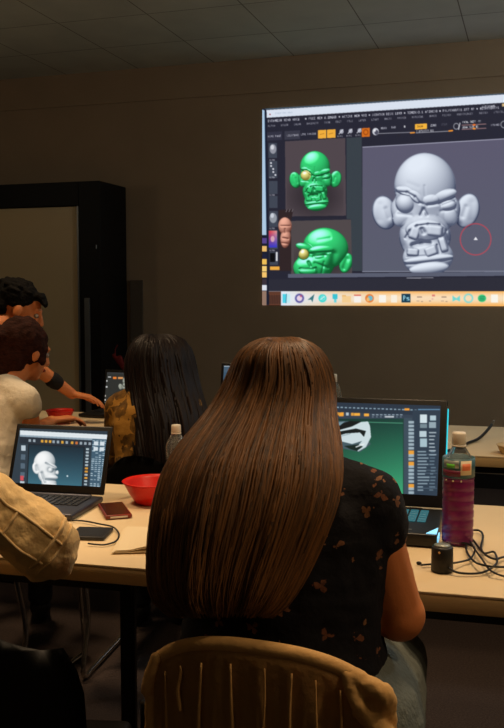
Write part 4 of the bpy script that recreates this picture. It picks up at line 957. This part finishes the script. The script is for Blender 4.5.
def loft(rows, n=40, shade=.3):
    bm = bmesh.new(); prev = None; first = None
    for q_, (c, x, y) in enumerate(rows):
        ring = []
        for j in range(n):
            th = 2*PI*j/n; o = lump(th, q_/(len(rows)-1))+.0004; ring.append(bm.verts.new(c+x*math.cos(th)*(1+o/max(.02, x.length))+y*math.sin(th)*(1+o/max(.02, y.length))))
        if prev:
            for j in range(n): bm.faces.new((prev[j], prev[(j+1) % n], ring[(j+1) % n], ring[j]))
        else: bm.faces.new(ring[::-1])
        prev = ring
    bm.faces.new(prev); bmesh.ops.recalc_face_normals(bm, faces=bm.faces)
    me = bpy.data.meshes.new('loft'); bm.to_mesh(me); bm.free()
    at = me.attributes.new('shade', 'FLOAT', 'POINT'); at.data.foreach_set('value', [shade]*len(me.vertices)); return me
def join(mes):
    bm = bmesh.new()
    for m in mes: bm.from_mesh(m)
    out = bpy.data.meshes.new('hair'); bm.to_mesh(out); bm.free(); return out
def hair_rows(tab, depth_dir=None):
    """tab rows: y, x left, x right (as seen), nearest and farthest distance"""
    rows = []
    for (y, xl, xr, dn, df) in tab:
        dm = (dn+df)/2; a = D(xl, y, dm); b_ = D(xr, y, dm); c = (a+b_)/2; yv = (D((xl+xr)/2, y, df)-D((xl+xr)/2, y, dn))/2
        rows.append((c, (b_-a)/2, yv))
    # refine smoothly
    out = []
    for q in range(3): pass
    cs = crom([r[0] for r in rows], 4); xs = crom([r[1] for r in rows], 4); ys = crom([r[2] for r in rows], 4)
    return list(zip(cs, xs, ys))
V = Vector
def at(x, d, z):
    """point seen in column x, distance d, height z"""
    r = ray(x, 364); p = CC+r*d; p.z = z; return p

# --- woman with long brown hair
hc = D(284, 400, 1.66); neck = at(280, 1.60, 1.012); hip = at(283, 1.55, .575)
gl = Vector((0, 0, 1))
arms = {1: (at(402, 1.57, .752), onZ(352, 540, .81), V((-.25, 1, -.05)), V((0, 0, 1)), .5, -1),
        -1: (at(190, 1.66, .76), at(262, 2.05, .785), V((.25, 1, -.05)), V((0, 0, 1)), .5, 1)}
legs = {1: (at(392, 1.93, .52), at(392, 1.98, .09), at(392, 2.12, .04)), -1: (at(225, 1.98, .52), at(232, 2.0, .09), at(228, 2.14, .04))}
w1, H1, sh1, rh1 = person('woman with very long brown hair and dark printed blouse seated nearest the camera', (hip.x, hip.y, .46), hip, neck, hc, V((.12, 1, -.12)), arms, legs,
    bulk=1.32, shw=.150, top='blouse', sleeve=.16, trousers='jeans', topname='blouse', puff=.014, hipw=.145, arm_r=.050, long_hem=.13, thigh=.10, spread=.11)
tab = [(337.5, 272, 290, 1.62, 1.66), (340.5, 263, 300, 1.58, 1.70), (347, 250, 312, 1.555, 1.74), (358, 241, 320, 1.54, 1.76), (372, 236, 325, 1.535, 1.77), (388, 229, 328, 1.53, 1.77), (403, 219, 329, 1.52, 1.75), (420, 206, 330, 1.50, 1.70),
       (440, 189, 333, 1.47, 1.66), (460, 175, 334, 1.44, 1.63), (480, 166, 333, 1.42, 1.61), (505, 159, 328, 1.405, 1.58), (530, 155, 319, 1.395, 1.56), (560, 153, 306, 1.39, 1.54), (585, 155, 294, 1.385, 1.52), (603, 162, 283, 1.385, 1.50), (614, 174, 272, 1.39, 1.48)]
rows = hair_rows(tab)
me = join([loft(rows, 120, .35), strands(None, rows, 2400, 22, .0019, .05, 5, PI-.2, 2*PI+.2, start=(0, .10), endv=(.84, 1.04)), strands(None, rows, 260, 20, .003, .04, 6, -.5, PI+.5, start=(0, .2), endv=(.55, .8))])
o = meshobj('long_hair', me, M['hair_brown'], w1, off=w1.location); o['label'] = 'very long straight brown hair'

# her chair and the cloth over it
cx = at(254, 1.38, 0); CR = R(-2)
ch = thing('folding_chair', (cx.x+.02, cx.y+.22, 0), 'chair nearest the camera with a rounded back under cream cloth', 'chair', CR)
TOPZ = .782; HW = .190
def arch(u, hw, top, pw=2.4): # u -1..1
    return top-(1-(1-abs(u)**pw)**(1/pw))*.115
bm = bmesh.new(); n = 24; rows_ = []
for j in range(7):
    v = j/6; row = []
    for i in range(n+1):
        u = -1+2*i/n; z1 = arch(u*.995, HW, TOPZ-.015); z = .50+(z1-.50)*v; row.append(bm.verts.new(((HW-.008)*u*(1-.03*(1-v)), -.205-.05*v+.025*u*u, z)))
    rows_.append(row)
for j in range(6):
    for i in range(n): bm.faces.new((rows_[j][i], rows_[j][i+1], rows_[j+1][i+1], rows_[j+1][i]))
bmesh.ops.solidify(bm, geom=bm.faces[:], thickness=.016); me = bpy.data.meshes.new('m'); bm.to_mesh(me); bm.free(); meshobj('backrest', me, M['black_plastic'], ch)
sharp(MB().box((0, .02, .405), (.43, .42, .03), bev=.014, seg=4).build('seat', M['black_plastic'], ch))
for s in (-1, 1):
    MB().tube([(s*.19, -.24, .66), (s*.195, -.19, .44), (s*.20, .17, .012)], .011, 10, 4).build('leg', M['black_metal'], ch, True)
    MB().tube([(s*.19, .18, .43), (s*.19, .0, .22), (s*.19, -.22, .012)], .011, 10, 4).build('leg', M['black_metal'], ch, True)
cl = thing('cloth_cover', (cx.x+.02, cx.y-.02, 0), 'cream cloth hanging in folds over the back of the nearest chair', 'cloth', CR)
bm = bmesh.new(); n = 120; hem = .33; rr_ = []
for i in range(n+1):
    u = -1+2*i/n; x = (HW+.004)*u; zt_ = arch(u*.995, HW, TOPZ+.004); yc = -.256+.025*u*u+.24; row = []
    fold = lambda k, amp: amp*(.55*math.sin(u*17+1.2)+.35*math.sin(u*31+.4)+.3*math.sin(u*53))
    K = 22
    for k in range(K+1):                      # back fall (towards the camera), from hem up
        f = k/K; z = (TOPZ-.36)+(zt_-.02-(TOPZ-.36))*f; a = (1-f)**.6*.010
        row.append((x, yc-.018-.008*(1-f)-fold(k, a)-.004*abs(math.sin(u*23+f))*(1-f), z))
    for k in range(1, 9):                     # over the rim
        a = PI*k/9; row.append((x, yc-.018*math.cos(a), zt_-.02+.022*math.sin(a)))
    for k in range(8):
        f = k/7; row.append((x, yc+.018+.004*f, zt_-.02-.16*f))
    rr_.append([bm.verts.new(q) for q in row])
for i in range(n):
    for k in range(len(rr_[0])-1): bm.faces.new((rr_[i][k], rr_[i+1][k], rr_[i+1][k+1], rr_[i][k+1]))
bmesh.ops.solidify(bm, geom=bm.faces[:], thickness=.0025); me = bpy.data.meshes.new('m'); bm.to_mesh(me); bm.free(); meshobj('cloth_drape', me, M['cream'], cl)
# rolled top edge, narrow welts of the folds, bunched corners
b = MB()
P = [((HW+.006)*u, -.256+.025*u*u+.24-.004, arch(u*.995, HW, TOPZ+.004)-.002) for u in np.linspace(-1, .93, 40)]
b.tube(P, .0125, 10, 1); b.build('rolled_edge', M['cream'], cl, True)
for u, L, r in ((-.80, .3, .0032), (-.66, .07, .003), (-.47, .3, .0038), (-.19, .3, .0036), (.08, .28, .0024), (.30, .28, .0034), (.50, .28, .003), (.68, .25, .003)):
    x = (HW+.002)*u; z0 = arch(u, HW, TOPZ)-.02; y0 = -.256+.025*u*u+.24-.019
    MB().tube([(x+.002*math.sin(k*1.3+u*9), y0-.004-.001*k, z0-L*k/6) for k in range(7)], r, 8, 3, rf=lambda f: .35+.65*math.sin(min(1, f*1.2+.1)*PI*.5)).build('fold', M['cream'], cl, True)
b = MB(); q = V((HW*.86, .004, TOPZ-.055))
for i in range(5): b.cap(q+V((.006*i-.03, -.016-.003*i, .035-.01*i)), q+V((.02+.004*i, -.012, -.03-.012*i)), .012, .014)
b.cap(q+V((.028, -.01, .0)), q+V((.03, .02, -.07)), .018, .012); b.cap(q+V((-.035, -.012, .04)), q+V((.03, -.018, .01)), .010, .017)
b.cap(q+V((-.01, -.022, -.02)), q+V((.05, -.02, -.055)), .010, .010); b.cap(q+V((.04, -.016, -.05)), q+V((.075, -.004, -.12)), .012, .012)
meshobj('bunched_corner', blob(b, .004, 3, .003, .02), M['cream'], cl)
b = MB(); q = V((-HW*.985, .0, TOPZ-.075)); b.cap(q+V((.012, -.014, .035)), q+V((-.004, -.012, -.02)), .010, .012); b.cap(q+V((0, -.01, -.03)), q+V((.0, -.006, -.25)), .0095, .010); b.cap(q+V((.01, .01, .03)), q+V((-.002, .01, -.03)), .010, .010)
meshobj('bunched_corner', blob(b, .004, 2, .002, .02), M['cream'], cl)

# --- dark haired woman on the second row
hc = D(160, 378, 3.18); neck = at(153, 3.12, .98); hip = at(154, 3.04, .55)
arms = {1: (at(184, 3.2, .72), at(196, 3.45, .77), V((-.1, 1, 0)), V((0, 0, 1)), .4, -1), -1: (at(118, 3.2, .74), at(126, 3.48, .77), V((.2, 1, 0)), V((0, 0, 1)), .4, 1)}
legs = {1: (at(190, 3.5, .5), at(188, 3.52, .09), at(188, 3.66, .04)), -1: (at(135, 3.5, .5), at(138, 3.52, .09), at(136, 3.66, .04))}
w2, H2, sh2, rh2 = person('woman with long dark hair and olive patterned top, back to the camera, second row', (hip.x, hip.y, .46), hip, neck, hc, V((-.1, 1, -.1)), arms, legs, bulk=1.0, shw=.128, top='camo', sleeve=1.6, topname='patterned_jacket', trousers='dark_jeans', puff=.014, skin_vox=.009, arm_r=.038)
tab = [(334.5, 148, 166, 3.14, 3.2), (338, 140, 176, 3.1, 3.26), (346, 133, 185, 3.06, 3.3), (358, 129, 190, 3.04, 3.32), (376, 128, 194, 3.03, 3.32), (395, 129, 199, 3.01, 3.3), (412, 131, 204, 2.98, 3.24), (430, 134, 207, 2.96, 3.2), (450, 135, 208, 2.94, 3.14), (472, 139, 207, 2.93, 3.10), (492, 144, 204, 2.93, 3.06)]
rows = hair_rows(tab)
me = join([loft(rows, 32, .2), strands(None, rows, 320, 14, .006, .05, 9, PI-.3, 2*PI+.3, start=(0, .15), endv=(.9, 1.04))])
o = meshobj('long_hair', me, M['hair_long_dark'], w2, off=w2.location)
cc = at(150, 3.06, 0); sled_chair((cc.x, cc.y+.08, 0), R(6), 'black chair with chrome sled legs under the dark haired woman', W_=.46)

# --- girl in the white t-shirt
hc = D(26, 351, 3.30); neck = D(-2, 383, 3.24); hip = at(-24, 3.08, .55)
fw3 = V((.15, 1, 0))
arms = {1: (D(32, 432, 3.22), D(52, 421, 3.42), V((.55, .8, .05)), V((0, 0, 1)), .7, -1), -1: (D(-42, 425, 3.45), D(-5, 428, 3.6), V((.5, 1, 0)), V((0, 0, 1)), .4, 1)}
legs = {1: (at(38, 3.5, .5), at(36, 3.55, .09), at(36, 3.7, .04)), -1: (at(-25, 3.5, .5), at(-22, 3.55, .09), at(-22, 3.7, .04))}
w3, H3, sh3, rh3 = person('girl with brown hair tied up wearing a white t-shirt, seated left in second row', (hip.x, hip.y, .46), hip, neck, hc, V((.42, .9, -.25)), arms, legs, bulk=.76, shw=.135, fwd=fw3, top='tee', sleeve=.14, topname='t_shirt', trousers='dark_jeans', puff=.014, skin_vox=.007, arm_r=.036, hs=.95)
b = MB(); b.ell(H3(0, -.028, .028), (.088, .098, .098), rh3); b.ell(H3(0, -.06, -.03), (.070, .066, .075), rh3)
b.ell(H3(-.01, -.12, .03), (.045, .040, .045), rh3); b.ell(H3(.0, -.09, -.085), (.04, .035, .05), rh3); b.cap(H3(.05, .03, .055), H3(.076, .03, -.03), .022, .014); b.cap(H3(-.05, .03, .055), H3(-.076, .03, -.03), .022, .014)
meshobj('tied_hair', blob(b, .006, 3, .006, .03), M['hair_bun'], w3, off=w3.location)
ch3 = at(-22, 3.02, 0); sled_chair((ch3.x, ch3.y+.08, 0), R(-4), 'black chair with chrome sled legs under the girl in the white t-shirt', W_=.46)

# --- man bending over to point
hc = D(21, 309, 3.95); neck = D(-12, 331, 3.86); hip = at(-118, 3.75, .93)
arms = {1: (D(34, 366, 3.92), D(72, 394, 4.05), V((1, .45, -.22)), V((0, .0, 1)), .55, -1), -1: (D(-60, 400, 4.1), D(-45, 425, 4.25), V((.3, 1, -.2)), V((0, 0, 1)), .4, 1)}
legs = {1: (at(-112, 3.76, .50), at(-112, 3.72, .09), at(-104, 3.84, .04)), -1: (at(-150, 3.80, .50), at(-152, 3.78, .09), at(-146, 3.9, .04))}
mn, H4, sh4, rh4 = person('young man with short black hair leaning in from the left to point at a laptop', (hip.x, hip.y, .0), hip, neck, hc, V((.88, .42, -.42)), arms, legs, bulk=.98, shw=.165, fwd=V((.8, .6, -.0)), top='black_cloth', sleeve=.42, topname='black_shirt', trousers='dark_jeans', puff=.013, skin_vox=.006, arm_r=.040, hipw=.14)
b = MB(); b.ell(H4(0, -.030, .045), (.086, .098, .080), rh4); b.ell(H4(0, -.07, -.01), (.070, .048, .060), rh4)
rg = random.Random(2)
for i in range(46):
    a = rg.random()*6.28; e = .15+rg.random()*1.2; dv = V((math.cos(a)*math.sin(e), math.sin(a)*math.sin(e)*1.05-.25, math.cos(e)*.9+.1)); q = H4(dv.x*.078, -.022+dv.y*.085, .045+dv.z*.068)
    b.cap(q, q+rh4 @ (V((dv.x*.012, .016+.012*rg.random(), dv.z*.012))), .013, .005)
for i in range(9): x = -.055+.11*i/8; b.cap(H4(x, .058, .085), H4(x*1.15, .094, .062-.012*rg.random()), .016, .006)
meshobj('short_hair', blob(b, .005, 1, .004, .03), M['hair_black'], mn, off=mn.location)
el = arms[1][0]; wr = arms[1][1]; b = MB(); a = el.lerp(wr, .46); c = el.lerp(wr, .60); b.cap(a, c, .037, .034, n=20, k=2)
meshobj('wristband', blob(b, .005, 2), M['black_cloth'], mn, off=mn.location)

# --- person in the off-white denim jacket, mostly out of frame at left
neck = at(-152, 1.78, 1.05); hip = at(-175, 1.66, .56); hc = at(-142, 1.84, 1.25)
elb = D(49, 548, 1.80)
arms = {1: (elb, at(-5, 2.06, .775), V((-.25, 1, 0)), V((0, 0, 1)), .45, -1), -1: (at(-260, 1.85, .80), at(-150, 2.15, .785), V((.4, 1, 0)), V((0, 0, 1)), .4, 1)}
legs = {1: (at(-120, 1.98, .5), at(-120, 2.0, .09), at(-118, 2.14, .04)), -1: (at(-220, 1.98, .5), at(-220, 2.0, .09), at(-220, 2.14, .04))}
w5, H5, sh5, rh5 = person('person in an off-white denim jacket, only the bent arm visible before the grey laptop', (hip.x, hip.y, .46), hip, neck, hc, V((.2, 1, -.3)), arms, legs, bulk=1.05, shw=.20, fwd=V((.1, 1, 0)), top='denim_white', sleeve=1.55, topname='denim_jacket', trousers='dark_jeans', puff=.022, skin_vox=.009, arm_r=.042, wrinkle=.012)
b = MB(); b.ell(H5(0, -.03, .035), (.088, .10, .095), rh5); b.ell(H5(0, -.07, -.03), (.075, .05, .08), rh5); meshobj('short_hair', blob(b, .008, 2, .008, .04), M['hair_black'], w5, off=w5.location)
# seams that run down the sleeve
axv = (elb-sh5[1]).normalized(); side = axv.cross(V((0, 0, 1))).normalized()
if side.dot(FW) > 0: side = -side
upv = side.cross(axv).normalized()
if upv.z < 0: upv = -upv
jk = [c for c in w5.children if c.name.startswith('denim_jacket')][0]
from mathutils.bvhtree import BVHTree
jm = jk.data; bv = BVHTree.FromPolygons([v.co.copy() for v in jm.vertices], [tuple(p.vertices) for p in jm.polygons])
def on_sleeve(f, ang):
    c = sh5[1].lerp(elb, f)-Vector(w5.location); dr = side*math.cos(ang)+upv*math.sin(ang); h = bv.ray_cast(c+dr*.25, -dr)
    return (h[0] if h[0] else c+dr*.07)+dr*.0005+Vector(w5.location)
def seam(fs, r=.0032):
    P = [on_sleeve(f, a) for f, a in fs]; MB().tube(P, r, 8, 3).build('seam', M['denim_seam'], w5, True, w5.location)
seam([(.35+.65*k/14, .55-.15*k/14) for k in range(15)]); seam([(.35+.62*k/14, -.15-.02*k) for k in range(15)]); seam([(.62, .5-.1*k) for k in range(9)]); seam([(.93, 1.1-.17*k) for k in range(12)], .004); seam([(1.0, 1.2-.2*k) for k in range(11)], .003); seam([(.45, .5-.1*k) for k in range(8)])
cl2 = at(-128, 1.40, 0); 
lc = sled_chair((cl2.x, cl2.y+.25, 0), R(14), 'black rounded chair back in the dark lower left corner', W_=.50, top=.825)

# ------------------------------------------------------------ light
def downlight(x, y, power, size=.35, col=(1, .70, .42), spread=150, fixture=True):
    l = bpy.data.lights.new('ceiling_lamp', 'AREA'); l.shape = 'DISK'; l.size = size; l.energy = power; l.color = col; l.spread = R(spread)
    o = bpy.data.objects.new('lamp_light', l); COL.objects.link(o); o.location = (x, y, CH-.03)
    t = thing('ceiling_downlight', (x, y, CH-.02), 'round warm ceiling downlight above the tables', 'ceiling light', 0, 'ceiling downlights above the tables')
    MB().lathe([(size/2+.01, 0), (size/2+.03, 0), (size/2+.03, .02), (size/2+.01, .02)], n=32).build('ring', M['cap_white'], t, True)
LAMPS = [(-.25, 2.05, 8, 90), (-1.85, 1.75, 9, 66), (1.3, 1.4, 14, 150), (-1.95, 3.1, 10, 110)]
def add_fill(p, power, col, label):  # unseen hanging lamps, added to brighten the ceiling, the wall and her arm
    l = bpy.data.lights.new('fill_globe', 'POINT'); l.shadow_soft_size = .13; l.energy = power; l.color = col
    o = bpy.data.objects.new('fill_globe_light', l); COL.objects.link(o); o.location = p
    t = thing('fill_lamp', (p[0], p[1], p[2]+.16), label, 'lamp')
    MB().lathe([(.0, .0), (.05, 0), (.05, .03), (.012, .05), (.012, CH-p[2]-.16), (0, CH-p[2]-.16)], n=20).build('stem', M['black_metal'], t, True)
GL_ = [((1.2, 4.1, 2.55), 40, (.86, .95, .98), 'added pale fill lamp out of view right of the projected picture'), ((-4.1, 3.8, 2.1), 5, (1, .80, .55), 'added warm fill lamp out of view left of the cabinet'), ((2.3, .9, 2.1), 16, (1, .72, .42), 'unseen warm rim lamp to the right of the camera'), ((-1.2, -1.6, 2.3), 2.5, (1, .76, .5), 'added dim warm fill lamp behind the camera')]
for g_ in GL_: add_fill(*g_)
for x, y, p, s in LAMPS: downlight(x, y, p, spread=s)
w = bpy.data.worlds.new('world'); SC.world = w; w.use_nodes = True; w.node_tree.nodes['Background'].inputs[0].default_value = (.02, .017, .013, 1); w.node_tree.nodes['Background'].inputs[1].default_value = 1
vs = SC.view_settings; vs.view_transform = 'Standard'; vs.look = 'None'; vs.exposure = 0; vs.gamma = 1; vs.use_curve_mapping = False
SC.cycles.use_denoising = True
